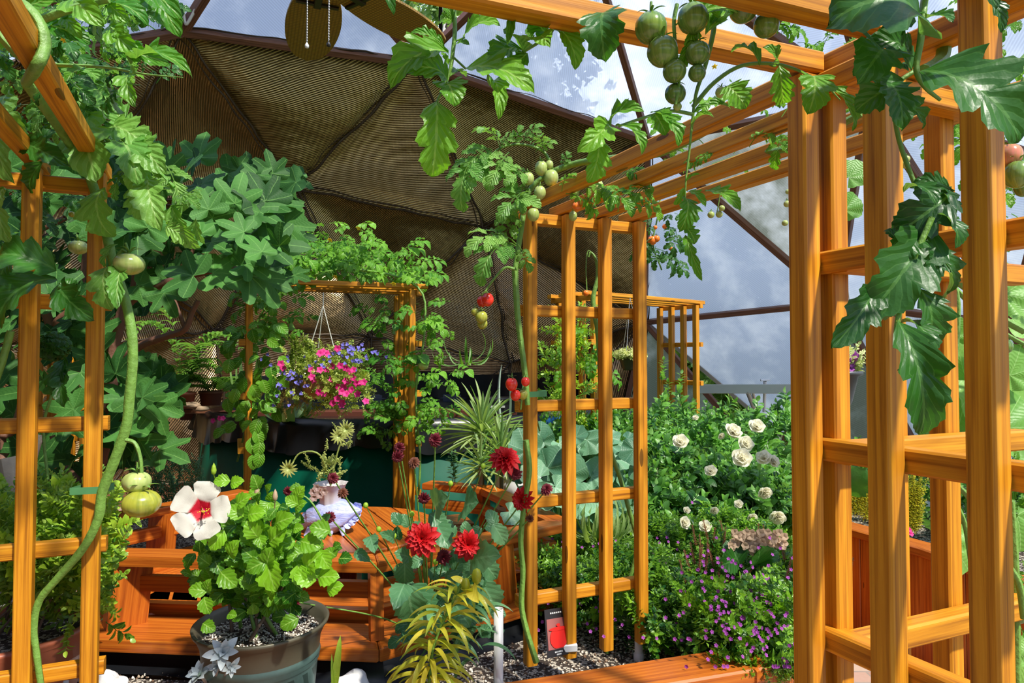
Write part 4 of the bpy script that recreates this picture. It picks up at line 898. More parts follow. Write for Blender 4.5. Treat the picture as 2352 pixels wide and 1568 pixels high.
def pot(r, c, rt, rb_, h, mat, rimh=.025, name='pot', soil=True, n=36):
    mb = MB(); lathe(mb, c, [(0, 0), (rb_, 0), (rt*.93, h-rimh), (rt, h-rimh), (rt*1.02, h), (rt*.95, h), (rt*.9, h-.03)], n); o = mb.build(name, mat, r)
    if soil: mb = MB(); disc(mb, np.asarray(c)+V(0, 0, h-.03), rt*.93, 24); mb.build('soil', M['soil'], r)
    return o
c = P(418, 937, 5.3)
r = thing('potted_fern', c, 'tall bright fern in a terracotta pot standing on the tank edge at left', 'fern'); pot(r, c, .105, .08, .13, M['terra']); fern(c+V(0, 0, .12), r, 13, .34); fern(c+V(.02, 0, .14), r, 6, .48, up=1.25)
c = P(484, 930, 5.5)
r = thing('potted_fern', c, 'drooping fern in a shaded pot, right of the tall terracotta one', 'fern'); pot(r, c, .095, .075, .12, m_plain('shaded terracotta', (.16, .05, .03), .6)); fern(c+V(0, 0, .11), r, 12, .32, up=.35)  # darker copy of the terracotta, the pot's shade put into its colour
for x, y, s in ((440, 930, .05), (462, 938, .04), (385, 925, .05)):
    mb = MB(); blob(mb, P(x, y, 5.2), V(s*1.5, s, s*.5)); single('stone', mb, m_plain('tan stone', (.30, .21, .13), .8, bump=.5), {440: 'tan stone leaning on the right of the terracotta fern pot', 462: 'flat tan stone at the right end of the fern board', 385: 'tan stone left of the terracotta fern pot'}[x], 'stone')
def grassy(name, label, c, n, L, mat, spread=.8, T=None, cat='grass plant', ws=1., tn=(0, 1)):
    r = thing(name, c, label, cat); mb = MB()
    for k in range(n):
        a = R.uniform(0, 6.28); e = V(math.cos(a)*spread*R.random()*1.4, math.sin(a)*spread*R.random()*1.4, 1); inst(mb, T or R.choice(BLADE[:2]), c+e*V(.02, .02, 0), e, V(e[0], e[1], .4), L*R.uniform(.6, 1.1), R.uniform(*tn), ws)
    mb.build('foliage', M[mat], r); return r
grassy('pond_grass', 'thin upright water grass rising from the tank beside the left arch leg', P(565, 960, 4.85), 16, .45, 'fern', .25, BLADE[3])
grassy('pond_plant', 'low spreading pickerel leaves at the tank edge below the flower basket', P(665, 965, 4.8), 26, .22, 'yuc', 1.3, BLADE[2], 'water plant', 2.)
grassy('papyrus', 'umbrella papyrus with thin drooping blades above the tank at right', P(1075, 830, 5.2), 12, .28, 'fern', 2.2, BLADE[1], 'water plant')
mb = MB(); r = thing('small_flowers', P(503, 962, 4.8), 'few small red impatiens flowers at the tank edge', 'flower')
for x, y in ((505, 960), (512, 961), (490, 966)): open_flower(P(x, y, 4.78), .022, M['ppink'], r)
# ------------------------------------------------------------ spiky plants, black box, ball
def spiky(label, px, py, d, L, n, trunk=.2):
    c = P(px, py, d); r = thing('spiky_plant', c-V(0, 0, trunk), label, 'dracaena'); mb = MB()
    for k in range(n):
        t = k/n; a = k*2.4; el = 1.35-2.0*t**.85+R.uniform(-.1, .1); e = V(math.cos(a)*math.cos(el), math.sin(a)*math.cos(el), math.sin(el)); inst(mb, BLADE[3], c+V(0, 0, -.05*t), e, V(0, 0, 1), L*R.uniform(.75, 1.1), R.random(), .75)
    mb.build('foliage', M['yuc'], r); mb = MB(); tube(mb, [c-V(0, 0, trunk), c], .012, 8, 1); mb.build('stem', M['twig'], r)
spiky('spiky striped dracaena standing before the tank, the larger left of two', 1108, 985, 3.9, .29, 80, .35); spiky('spiky striped dracaena lower and right of the larger one', 1152, 1040, 3.7, .25, 70, .3)
spiky('dried drooping dracaena head below the two spiky green ones', 1104, 1062, 3.6, .19, 34, .12)
r = thing('black_box', P(1130, 930, 5.35), 'black plastic planter box with pale handle strip on the tank', 'box'); c = P(1135, 932, 5.4)
mb = MB(); box(mb, c, (.34, .2, .10)); mb.build('body', M['black'], r, False); mb = MB(); box(mb, c+V(.02, 0, .06), (.40, .24, .02)); mb.build('lid', M['black'], r, False); mb = MB(); box(mb, c+V(.02, -.105, .0), (.14, .02, .018)); mb.build('handle', M['gmetal'], r, False)
c = P(1270, 975, 4.6); mb = MB(); blob(mb, c, V(.10, .10, .085), 14, .0)
r = thing('blue_pot', c-V(0, 0, .08), 'glossy blue round pot behind the ladder panel', 'pot'); mb.build('body', m_plain('blue glaze', (.01, .10, .32), .15), r); mb = MB(); lathe(mb, c+V(0, 0, .06), [(.06, 0), (.07, .025), (.06, .03), (.05, .01)], 20); mb.build('rim', m_plain('cream glaze', (.6, .55, .4), .3), r)
c = P(1190, 1080, 3.9); r = thing('spray_bottle', c, 'white plastic jug with bright green nozzle half hidden among the cabbage leaves', 'bottle'); mb = MB(); lathe(mb, c-V(0, 0, .22), [(0, 0), (.13, 0), (.14, .24), (.10, .27), (.03, .30), (0, .30)], 24); mb.build('jug', M['white'], r)
mb = MB(); tube(mb, [c+V(0, 0, .07), c+V(.05, -.02, .10), c+V(.07, -.03, .14)], [.014, .012, .008], 8, 3, cap=True); mb.build('nozzle', m_plain('bright green plastic', (.03, .6, .06), .3), r)
# rosemary / spindly shoots
grassy('seedling_shoot', 'slender lavender-grey shoot standing before the right end of the tank', P(1160, 1010, 4.2), 2, .5, 'silver', .05, BLADE[3], 'shoot')
r = thing('conifer_shoot', P(1045, 1105, 3.6), 'small needle leaved shoot before the green tank', 'shoot'); mb = MB()
for x, dx_ in ((1045, 0), (1040, -6)): sprig(mb, SPF[0], P(x, 1108, 3.6), V(dx_*.01, 0, 1), .17, 0, 1.6)
mb.build('foliage', M['dahl'], r)
# ------------------------------------------------------------ cabbages and nearby greens
r = thing('cabbage_plant', P(1330, 1200, 3.2), 'blue green cabbage leaves behind the middle ladder panel', 'cabbage'); mb = MB()
for x, y, s, a, dd in ((1205, 1020, 60, -.3, 3.0), (1265, 1060, 60, .5, 3.05), (1225, 1090, 55, -1.2, 3.0), (1310, 1075, 60, .2, 3.1), (1365, 1025, 60, .6, 3.2), (1375, 1090, 62, 1.2, 3.1), (1290, 1130, 60, 2.2, 2.95), (1340, 1150, 62, 1.4, 3.0), (1425, 1050, 55, 1.7, 3.15), (1410, 1110, 55, 2.1, 3.1), (1180, 1180, 42, 2, 2.9), (1250, 1140, 48, -2, 2.95), (1395, 1165, 48, -2.2, 3.), (1430, 1140, 40, 2.6, 3.), (1240, 1000, 50, .2, 3.2), (1320, 1005, 50, -.3, 3.3)):
    S = SZ(s*.98, dd); up = V(math.sin(a), R.uniform(-.4, 0), math.cos(a)); inst(mb, R.choice(SQU), P(x, y, dd)-nrm(up)*S*.3, up, V(R.uniform(-.3, .3), -.8, .6), S, R.uniform(.1, 1))
for _ in range(110):
    S = R.uniform(.05, .10); a = R.uniform(0, 6.28); inst(mb, R.choice(RND), P(R.uniform(1190, 1470), R.uniform(1000, 1210), R.uniform(3.0, 3.5)), V(math.cos(a), -.2, math.sin(a)), V(R.uniform(-.5, .5), -.6, .8), S, R.uniform(0, .7))
mb.build('foliage', M['cab'], r)
grassy('striped_grass', 'pale striped spider grass tuft behind the ladder panel', P(1375, 1230, 3.0), 70, .22, 'yuc', 1.2, BLADE[1], 'grass plant', 1.2, (.5, 1))
# ------------------------------------------------------------ bushes
def inpoly(x, y, P_):
    c = False; j = len(P_)-1
    for i in range(len(P_)):
        if (P_[i][1] > y) != (P_[j][1] > y) and x < (P_[j][0]-P_[i][0])*(y-P_[i][1])/(P_[j][1]-P_[i][1])+P_[i][0]: c = not c
        j = i
    return c
def mound(mb, poly, hf, n, Ts, s, tone=(-.3, .3), ws=1., side=.6, low=.5, z0=.48):
    xs = [p[0] for p in poly]; ys = [p[1] for p in poly]; k = 0
    while k < n:
        x, y = R.uniform(min(xs), max(xs)), R.uniform(min(ys), max(ys))
        if not inpoly(x, y, poly): continue
        k += 1; h = hf(x, y)*(1 if R.random() < low else R.uniform(.35, 1)); e = V(R.gauss(0, side), R.gauss(-.15, side), 1)
        L = s*R.uniform(.6, 1.3); sprig(mb, R.choice(Ts), V(x, y, z0+max(0, h-L*.7)), e, L, R.uniform(*tone), ws)
r = thing('cuphea_bush', V(.6, 2.7, .48), 'low bush of tiny glossy leaves and small purple flowers spilling over the bed corner', 'bush')
cp = [(.06, 2.62), (.24, 2.42), (.66, 2.2), (.86, 2.22), (1.05, 2.45), (1.25, 2.9), (1.30, 3.3), (.7, 3.45), (.15, 3.45), (.12, 3.0)]
hf = lambda x, y: .16+(.10 if x < .6 else 0)*min(1, max(0, y-2.35)*3)+.11*math.sin(x*4.5+.6)*math.cos(y*3)+(.12 if x > .6 else .03)*(1-abs(y-2.75))+.03*math.sin(x*17+y*9)
SPC = [sprigT(9, TINY[i % 2], tl=.30, seed=i+40, up=.35) for i in range(4)]
mb = MB(); mound(mb, cp, hf, 2600, SPC, .085, (-.5, .35), ws=1.25)
for _ in range(620):   # part hanging over the rim corner
    t = R.random()**.7; x, y = R.uniform(1665, 1850), 1340+t*190-abs(R.gauss(0, 12)); x += (1-t)*R.uniform(-140, 30); x = min(x, 1850); dd = R.uniform(2.05, 2.35)+(1-t)*.15
    sprig(mb, R.choice(SPC), P(x, y, dd), V(R.uniform(-.8, .6), -.5, R.uniform(-1, .6)), R.uniform(.05, .09), R.uniform(-.3, .2), 1.25)
mb.build('foliage', M['cup'], r)
fl = []
for i in range(330):
    if i % 3: x, y = R.gauss(1715, 75), R.gauss(1395, 75); x = min(x, 1835); dd = 2.03+max(0, 1480-y)*.0014
    else: x, y = R.uniform(1190, 1600), R.uniform(1230, 1470); dd = 2.2+max(0, 1480-y)*.0026
    fl.append(P(x, min(y, 1530), dd))
rest = MB()
for i, p in enumerate(fl):
    ax = nrm(V(R.uniform(-.6, .6), -.8, R.uniform(-.1, .8)))
    mb = MB() if i < 100 else rest; f = frame(ax, V(1, 0, .3)); ph = R.uniform(0, 6)
    for k in range(5): a = ph+k*1.257; inst(mb, TINY[0], p, f[:, 0]*math.cos(a)+f[:, 2]*math.sin(a)+ax*.3, ax, .0075, .5, 1.6)
    if i < 100: mb.build('flower', M['ppurp'], r)
o = rest.build('flowers', M['ppurp'], r); o['kind'] = 'stuff'
r = thing('rose_bush', V(1.2, 3.8, .48), 'leafy rose bush with ivory white roses behind the purple flowered bush', 'rose bush')
rz = [(.60, 3.25), (1.15, 3.05), (1.45, 3.3), (1.62, 3.7), (1.72, 4.5), (1.55, 5.2), (.75, 5.3), (.6, 4.5), (.52, 3.7)]
hf2 = lambda x, y: .50+.12*math.sin(x*5+1)*math.cos(y*2.3)+.05*math.sin(x*13+y*7)+.10*min(1, max(0, y-3.4))-max(0, 3.45-y)*.7-max(0, x-1.35)*.45
mb = MB(); mound(mb, rz, hf2, 1700, SPL, .17, (-.5, .35), ws=1.1, side=.9)
for _ in range(130):
    x, y = R.uniform(1480, 1850), R.uniform(940, 1240); x = max(x, 1500); dd = 3.2+(1240-y)*.0035; sprig(mb, R.choice(SPL), P(x, y+20, dd), V(R.gauss(0, .5), -.5, 1), R.uniform(.12, .24), R.uniform(-.1, .5), 1.1)
mb.build('foliage', M['rosel'], r)
for _ in range(40):
    x, y = R.uniform(.6, 1.6), R.uniform(3.3, 4.8); mb = MB(); tube(mb, [V(x, y, .48), V(x+R.uniform(-.1, .1), y-.03, .48+hf2(x, y)*.9)], .004, 5, 1); mb.build('stem', M['oldstem'], r)
def rose(c, s, r, droop=False):
    mb = MB(); ax = nrm(V(R.uniform(-.5, .5), -.8, R.uniform(.2, .9) if not droop else -.5)); f = frame(ax, V(1, 0, .2))
    for L_, (n, op, sz) in enumerate(((5, 1.25, 1.), (5, .85, .85), (4, .45, .65), (3, .2, .45))):
        for k in range(n):
            a = 6.283*k/n+L_*.6; e = (f[:, 0]*math.cos(a)+f[:, 2]*math.sin(a))*math.sin(op)+ax*math.cos(op); inst(mb, RND[k % 2], c+ax*.1*s*L_, e, ax*.8-(f[:, 0]*math.cos(a)+f[:, 2]*math.sin(a))*.4, s*sz, R.random(), 1.)
    mb.build('rose', M['pwhite'], r)
for x, y, s, dd in ((1682, 993, 20, 3.7), (1737, 981, 18, 3.75), (1711, 1020, 18, 3.6), (1703, 1053, 22, 3.5), (1755, 1052, 17, 3.5), (1774, 1060, 15, 3.5), (1563, 1016, 18, 3.6), (1633, 1083, 14, 3.4), (1755, 1128, 16, 3.4), (1785, 1184, 18, 3.3), (1727, 1186, 12, 3.3), (1697, 1158, 10, 3.3), (1570, 1200, 14, 3.1), (1620, 1210, 14, 3.1), (1640, 1170, 10, 3.2), (1598, 960, 7, 3.8), (1655, 1000, 9, 3.7), (1577, 1172, 8, 3.2)):
    rose(P(x, y, dd-.3), SZ(s*1.3, dd), r, R.random() < .2)
# seed spikes, hydrangea, broad leaf
SPK = sprigT(16, TINY[0], tl=.16, seed=77, up=.6, whorl=3)
for lab, xr, yr, n in (('brown dried seed spikes rising among the purple flowered bush below the roses', (1560, 1830), (1225, 1330), 34), ('brown dried seed spikes at the right edge of the thick trellis post', (1925, 1950), (1240, 1400), 7)):
    r = thing('dried_seed_spikes', P(sum(xr)/2, 1330, 2.9), lab, 'dried plant')
    for _ in range(n): mb = MB(); x, y = R.uniform(*xr), R.uniform(*yr); dd = 2.45+(1330-y)*.003; sprig(mb, SPK, P(x, y+20, dd), V(R.uniform(-.3, .3), -.1, 1), .10, 0, .8); mb.build('seed_spike', M['spike'], r)
r = thing('hydrangea_head', P(1740, 1265, 2.95), 'dried cream and pink hydrangea flower head below the white roses', 'dried flower')
mb = MB()
for _ in range(90):
    x, y = R.gauss(1735, 32), R.gauss(1243, 14); c = P(min(1800, max(1680, x)), min(1268, max(1222, y)), 2.55+R.uniform(-.04, .04))
    for k in range(4): a = k*1.57+x; inst(mb, PLN[0], c, V(math.cos(a), -.3, math.sin(a)), V(0, -1, .3), .018, R.random(), 2.)
mb.build('flower_head', M['pdry'], r)
mb = MB(); leaves(None, [(1700, 1300, 1668, 1240, 1.), (1715, 1305, 1745, 1255, .9), (1730, 1290, 1790, 1268, .8), (1690, 1280, 1650, 1300, .8)], 2.52, 'dahl', T=PLNH, extra=mb); mb.build('foliage', M['dtom'], r)
# greens in the far bed around the small arch
r = thing('leafy_shrub', V(.9, 4.9, .48), 'dense leafy shrub around the feet of the small far arch', 'shrub'); mb = MB()
mound(mb, [(.25, 4.3), (.7, 4.1), (1.9, 4.9), (2.2, 5.9), (1.2, 6.4), (.3, 6.1)], lambda x, y: .52+.15*math.sin(x*4)*math.cos(y*3), 800, SPL, .17, ws=1.1)
for x, y in ((1520, 850), (1530, 900), (1515, 930), (1545, 960), (1560, 880)): sprig(mb, SPL[0], P(x, y+30, 4.5), V(.1, 0, 1), .16, .2, 1.1)
mb.build('foliage', M['rosel'], r)
r = thing('climbing_shrub', P(1280, 1050, 4.3), 'small leaved climber in front of the left side of the small far arch', 'climber'); mb = MB()
for _ in range(120): sprig(mb, R.choice(SPL), P(R.uniform(1245, 1350), R.uniform(730, 1080), R.uniform(4.2, 4.6)), V(R.uniform(-1, 1), -.3, R.uniform(-.6, .8)), .13, R.uniform(0, .3), 1.)
mb.build('foliage', M['small'], r)
r = thing('leafy_shrub', V(-1.75, 3.7, .48), 'fine leaved dark green shrub between the tank and the left bench back', 'shrub'); mb = MB()
for _ in range(230):
    x = R.uniform(300, 470); y = R.uniform(1060, 1200)+(x-300)*.1; sprig(mb, R.choice(SP), P(x, y, R.uniform(3.5, 3.8)), V(R.uniform(-.6, .6), -.3, 1), .10, R.uniform(-.3, .1), 1.)
mb.build('foliage', M['dahl'], r)
# ------------------------------------------------------------ hibiscus in verdigris pot
d = 1.90; c = V(*PZ(602, 1432, .79)[:2], SOIL)
r = thing('potted_hibiscus', c, 'hibiscus with one white red-throated bloom in a verdigris embossed pot', 'potted plant')
def m_verd():
    t = NT('verdigris metal'); o = t.obj(); uv = t.uv(); s = t.n('SeparateXYZ', {0: uv}); n = t.noise(o, 9, 5, .65)
    wv = t.n('TexWave', {'Vector': t.mapv(uv, (9, 5, 1)), 'Scale': 1.2, 'Distortion': 6, 'Detail': 1}, bands_direction='DIAGONAL').outputs['Fac']
    zz = t.n('SeparateXYZ', {0: o}).outputs[2]; band = t.math('MULTIPLY', t.math('GREATER_THAN', zz, .09), t.math('LESS_THAN', zz, .195))
    h = t.math('MULTIPLY', t.math('GREATER_THAN', wv, .55), band)
    c_ = t.mix(t.math('ADD', t.math('MULTIPLY', n, .9), t.math('MULTIPLY', h, -.55), clamp=True), (.05, .09, .08), (.20, .36, .34))
    c_ = t.mix(t.math('GREATER_THAN', zz, .24), c_, (.10, .09, .06))
    return t.done(t.bsdf(c_, .45, .35, t.bump(t.math('ADD', h, t.math('MULTIPLY', n, .3)), .5, .006)))
mb = MB(); pr = [(0, 0), (.13, 0), (.142, .06), (.146, .075), (.144, .085), (.150, .14), (.155, .20), (.156, .205), (.160, .21), (.158, .22), (.163, .226), (.160, .235), (.163, .27), (.175, .30), (.185, .312), (.187, .320), (.180, .322), (.170, .31), (.158, .285)]
lathe(mb, c, pr, 64); mb.build('pot', m_verd(), r)
mb = MB(); disc(mb, c+V(0, 0, .285), .166, 40); mb.build('soil', M['soil'], r)
mb = MB()
for _ in range(1100):
    a = R.uniform(0, 6.28); q = .155*math.sqrt(R.random()); s = R.uniform(.0015, .004); mb.add(np.array(ico)*s+c+V(math.cos(a)*q, math.sin(a)*q, .288), fc, None, R.choice((.8, .9, 1., .1)))
o = mb.build('perlite', M['pebble'], r); o['kind'] = 'stuff'
tw = []
for i in range(13):
    a = R.uniform(0, 6.28); b = c+V(math.cos(a)*R.uniform(.02, .11), math.sin(a)*R.uniform(.02, .08), .285); tx, ty = R.choice(((500, 1150), (560, 1180), (620, 1200), (660, 1130), (700, 1180), (740, 1280), (640, 1300), (540, 1260), (470, 1330), (600, 1240), (520, 1290), (690, 1260)))
    tx += R.uniform(-15, 15); t_ = P(tx, ty, d+R.uniform(-.1, .1)); m_ = (b+t_)/2+V(R.uniform(-.03, .03), 0, .03); mb = MB(); tube(mb, [b, m_, t_], [.0055, .004, .0018], 6, 5); mb.build('stem', M['twig'] if i % 3 else M['stem'], r); tw.append(spline([b, m_, t_], 10))
mb = MB()
for s in tw:
    for k in range(24):
        p = s[R.randrange(6, len(s))]; a = R.uniform(0, 6.28); e = V(math.cos(a), R.uniform(-1, .4), R.uniform(-.3, .7)); p2 = p+nrm(e)*R.uniform(.01, .05)
        inst(mb, R.choice(HIB), p2, e, V(R.uniform(-.4, .4), -.6, .8), R.uniform(.026, .046), R.uniform(0, .8), 1.05)
for _ in range(330):
    x, y = R.gauss(600, 62), R.gauss(1275, 72)
    if not (430 < x < 790 and 1110 < y < 1420) or abs(x-600) > 150-(y-1250)*.45 and y > 1300: continue
    a = R.uniform(0, 6.28); inst(mb, R.choice(HIB), P(x, y, d+R.uniform(-.16, .1)), V(math.cos(a), -.3, math.sin(a)*.7+.1), V(R.uniform(-.5, .5), -.8, .6), R.uniform(.03, .05), R.uniform(0, .75), 1.05)
for x, y, s, a, tn in ((625, 1320, 62, 2.8, .9), (640, 1230, 48, .9, .8), (655, 1195, 44, 1.2, .7), (720, 1290, 50, .8, .95), (755, 1325, 44, 1.5, .9), (700, 1325, 44, -1.2, .95), (745, 1285, 40, 2.5, .9), (690, 1320, 40, 2.9, .9), (560, 1150, 38, 1., .8), (540, 1175, 36, -1., .7), (590, 1180, 38, 1.4, .9), (580, 1215, 40, -.5, .8), (500, 1240, 42, -2.6, .95), (540, 1260, 40, .5, .8), (620, 1280, 46, .3, .5), (590, 1300, 40, -2., .4), (455, 1355, 34, -1.4, .7), (480, 1345, 30, .3, .6), (690, 1130, 30, .6, .8), (670, 1150, 28, -1., .7), (510, 1105, 30, -1.6, .9), (545, 1108, 30, 1.3, .95), (475, 1390, 34, 2.7, .6), (525, 1330, 44, 2.2, .5), (735, 1215, 40, -1.3, .6), (715, 1250, 44, 1.8, .6), (770, 1350, 36, 1.2, .9), (665, 1430, 36, -2., .5), (480, 1440, 30, 2., .5)):
    S = SZ(s*1.12, d); up = V(math.sin(a), -.2, math.cos(a)); inst(mb, R.choice(HIB), P(x, y, d-.18)-nrm(up)*S*.5, up, V(R.uniform(-.3, .3), -1, .5), S, tn, 1.)
mb.build('foliage', M['hib'], r)
fc0 = P(467, 1170, 1.72); fa = nrm(V(.08, -1, .12)); f = frame(fa, V(0, 0, 1)); PT = [fanT('round', 6, 26, i+5, .12, .035, .18) for i in range(3)]
for k in range(5):
    a = 1.57+.25+k*1.257; e = f[:, 0]*math.cos(a)+f[:, 2]*math.sin(a)+fa*.20; mb = MB(); inst(mb, PETAL[k % 3], fc0+e*.003+fa*.0015*k, e, fa, .074, .5, 1.22); mb.build('petal', M['phib'], r)
mb = MB(); tube(mb, [fc0, fc0+fa*.03+V(.012, 0, .0), fc0+fa*.045+V(.024, 0, -.002)], [.003, .002], 6, 4); mb.build('stamen_column', M['ppink'], r)
mb = MB()
for _ in range(26): blob(mb, fc0+fa*.042+V(.020, 0, 0)+V(*rng.normal(0, .005, 3)), V(1, 1, 1)*.0014, 4, 0)
mb.build('pollen', M['pyel'], r)
for x, y, m_ in ((491, 1080, 'small'), (590, 1130, 'pred'), (632, 1140, 'pred'), (600, 1175, 'small'), (430, 1298, 'small'), (592, 1160, 'pyel')):
    mb = MB(); p = P(x, y, 1.85); lathe(mb, p, [(0, -.014), (.006, -.008), (.0075, 0), (.005, .012), (0, .022)], 10, 1.); tube(mb, [p-V(0, 0, .012), P(x+(10 if x < 500 else -3), y+40, 1.87)], .0015, 5, 1); mb.build('bud', M['small'] if m_ != 'pred' else M['pdry'], r)
mb = MB(); open_ = None
# ------------------------------------------------------------ terracotta pot, left
c = V(*PZ(88, 1425, .80)[:2], SOIL); c = V(-1.50, 1.98, SOIL-.03)
r = thing('potted_shrub', c, 'terracotta pot with a yellowing small leaved shrub behind the left trellis', 'potted plant')
mb = MB(); lathe(mb, c, [(0, 0), (.14, 0), (.185, .15), (.195, .16), (.188, .175), (.20, .22), (.215, .225), (.21, .275), (.222, .29), (.222, .30), (.20, .30), (.18, .26)], 48); mb.build('pot', M['terra'], r)
mb = MB(); disc(mb, c+V(0, 0, .265), .195, 32); mb.build('soil', M['soil'], r); mb = MB()
for _ in range(620):
    x, y = R.gauss(110, 95), R.gauss(1270, 85)
    if x > 270 or y > 1440 or y < 1120 or x < -50: continue
    sprig(mb, R.choice(SPL), P(x, y, R.uniform(1.8, 2.2)), V(R.uniform(-1, 1), -.2, R.uniform(-.5, 1)), R.uniform(.06, .10), R.uniform(-.2, .5), 1.1)
for x, y in ((250, 1170), (265, 1145), (250, 1200), (240, 1190), (275, 1130), (235, 1270), (245, 1290)): sprig(mb, SP[0], P(x-15, y+40, 1.95), V(.4, -.2, 1), .10, .4, 1.6)
mb.build('foliage', M['small'], r)
for _ in range(9): mb = MB(); tube(mb, [c+V(R.uniform(-.1, .1), R.uniform(-.08, .08), .26), P(R.uniform(20, 230), R.uniform(1170, 1300), 2.)], .004, 5, 1); mb.build('stem', M['twig'], r)
# ------------------------------------------------------------ dahlias
r = thing('dahlia_plant', P(990, 1440, 2.0), 'dahlia with tall thin stems, vivid red blooms and dark dried flower heads', 'dahlia')
base = V(*PZ(985, 1480, .48)[:2], .48)
DAH = [leafT(5, 1, .16, 'plain', .9, .5, 0, 0, i, peak=.6) for i in range(2)]
def dahlia(p, s, mat, ax, n=5, nm='flower'):
    mb = MB(); ax = nrm(ax); f = frame(ax, V(0, 0, 1) if abs(ax[2]) < .8 else V(1, 0, 0))
    for L_ in range(n):
        op = 1.65-L_*1.35/n; m_ = 13-L_
        for k in range(m_): a = 6.283*(k+.5*(L_ % 2))/m_+R.uniform(-.08, .08); q = f[:, 0]*math.cos(a)+f[:, 2]*math.sin(a); inst(mb, R.choice(DAH), p+ax*.05*s*L_, q*math.sin(op)+ax*math.cos(op), ax-q*.2, s*(1-.11*L_)*R.uniform(.9, 1.08), R.random(), 1.2)
    return mb.build(nm, mat, r)
mid = P(985, 1330, 2.0)
def fstem(x, y, dd, bx=None, by=None, w=.0028):
    e = P(x, y, dd); b = base if bx is None else P(bx, by, 2.0); m_ = (b*.45+mid*.2+e*.35) if bx is None else (b+e)/2+V(0, 0, .04); mb = MB(); tube(mb, [b, m_, e], [w*1.4, w, w*.8], 6, 6); mb.build('stem', M['stem'], r); return e
for x, y, s, dd, ax, n in ((970, 1238, 37, 1.9, (.0, -1, .35), 5), (1073, 1250, 32, 1.9, (.25, -1, .2), 3), (1160, 1058, 34, 2.0, (.1, -.75, .75), 5), (1202, 1148, 26, 2.05, (-.6, -1, .1), 3)):
    dahlia(fstem(x, y, dd), SZ(s*1.15, dd), M['pred'], V(*ax), n)
for x, y, s, m_ in ((1020, 1279, 19, 'pdark'), (1183, 1087, 17, 'pdark'), (1256, 1124, 15, 'pdark'), (913, 1048, 15, 'pdark'), (918, 1028, 14, 'pdark'), (1000, 1010, 17, 'pdark'), (951, 1063, 15, 'pbrown'), (974, 1143, 15, 'pdark'), (765, 1098, 14, 'pdark'), (662, 1120, 12, 'pdark'), (788, 1132, 13, 'pbrown'), (757, 1187, 14, 'pdark'), (680, 1382, 14, 'pdark'), (1217, 1190, 10, 'pbrown')):
    dd = R.uniform(1.85, 2.1) if x > 880 else 2.0
    e = fstem(x, y, dd) if x > 700 or y > 1300 else fstem(x, y+8, dd, 760, 1230)
    dahlia(e, SZ(s*1.05, dd), M[m_], V(R.uniform(-.3, .3), -.7, R.uniform(-.3, .6)), 5, 'dried_flower')
for x, y in ((840, 1160), (870, 1215), (905, 1230), (1035, 1110), (1110, 1070), (1000, 1290), (946, 1180), (994, 1255), (1120, 1180)):
    e = fstem(x, y, 2.0, w=.002); mb = MB(); blob(mb, e, V(.008, .008, .009), 6, 0, .9); mb.build('bud', M['small'], r)
mb = MB()
leaves(None, [(940, 1340, 990, 1420, .9), (935, 1340, 950, 1425, .75, 1.85), (930, 1340, 905, 1400, .6, 1.85), (930, 1290, 930, 1340, .8), (1000, 1200, 1030, 1260, .8), (985, 1180, 1025, 1210, .9), (1065, 1170, 1100, 1155, .9), (1000, 1170, 1030, 1140, .8), (1040, 1260, 1075, 1290, .8), (1130, 1200, 1160, 1250, .7), (1100, 1280, 1140, 1330, .6), (1140, 1210, 1120, 1170, .7), (1080, 1290, 1150, 1275, .7), (1060, 1310, 1030, 1350, .8), (1100, 1330, 1140, 1400, .7), (940, 1280, 905, 1270, .7), (1090, 1350, 1100, 1410, .6), (960, 1420, 965, 1470, .7), (1050, 1430, 1070, 1480, .8), (1040, 1380, 1080, 1440, .7), (1010, 1400, 960, 1450, .8), (850, 1230, 862, 1270, .5), (905, 1240, 870, 1225, .4), (760, 1180, 745, 1200, .5), (815, 1265, 850, 1290, .5)], 1.95, 'dahl', T=PLNH, extra=mb, zdir=V(.1, -1, .5))
for _ in range(75):
    x, y = R.uniform(915, 1130), R.uniform(1190, 1470); dd = R.uniform(1.95, 2.2); a = R.uniform(0, 6.28); leaf2(mb, R.choice(PLNH), P(x, y, dd), P(x+math.cos(a)*38, y+math.sin(a)*34, dd), V(R.uniform(-.5, .5), -.8, .6), R.uniform(0, .9), 1.3)
mb.build('foliage', M['dahl'], r)
# ------------------------------------------------------------ yellowing lily
r = thing('lily_plant', V(*PZ(1000, 1560, .48)[:2], .48), 'yellowing lily with drooping narrow leaves and a fat seed pod', 'lily'); mb = MB()
LB = leafT(8, 1, .055, 'plain', .5, 1.1, 0, 0, 3); b0 = P(985, 1570, 1.8); t0 = P(1060, 1340, 1.78); st = spline([b0, P(1000, 1470, 1.8), t0], 10)
for i in range(74):
    p = st[int(i/74*(len(st)-1))]; a = i*2.4; e = V(math.cos(a)*1., math.sin(a)*.7-.2, R.uniform(-.5, .35)-.35*(1-i/74)); inst(mb, LB, p, e, V(0, -.2, 1), R.uniform(.085, .135), R.uniform(0, 1), 1.1)
mb.build('foliage', M['lily'], r); mb = MB()
for i in range(36):
    p = P(1060, 1440, 1.95)+V(R.uniform(-.06, .06), 0, R.uniform(-.1, .06)); a = i*2.4; inst(mb, LB, p, V(math.cos(a), -.3, R.uniform(-.6, .4)), V(0, -.2, 1), R.uniform(.08, .12), R.random(), 1.2)
mb.build('foliage', M['dahl'], r)
mb = MB(); tube(mb, [b0, P(1000, 1470, 1.8), t0], [.005, .004], 6, 4); tube(mb, [t0, P(1085, 1320, 1.78)], .003, 5, 1); mb.build('stem', M['stem'], r)
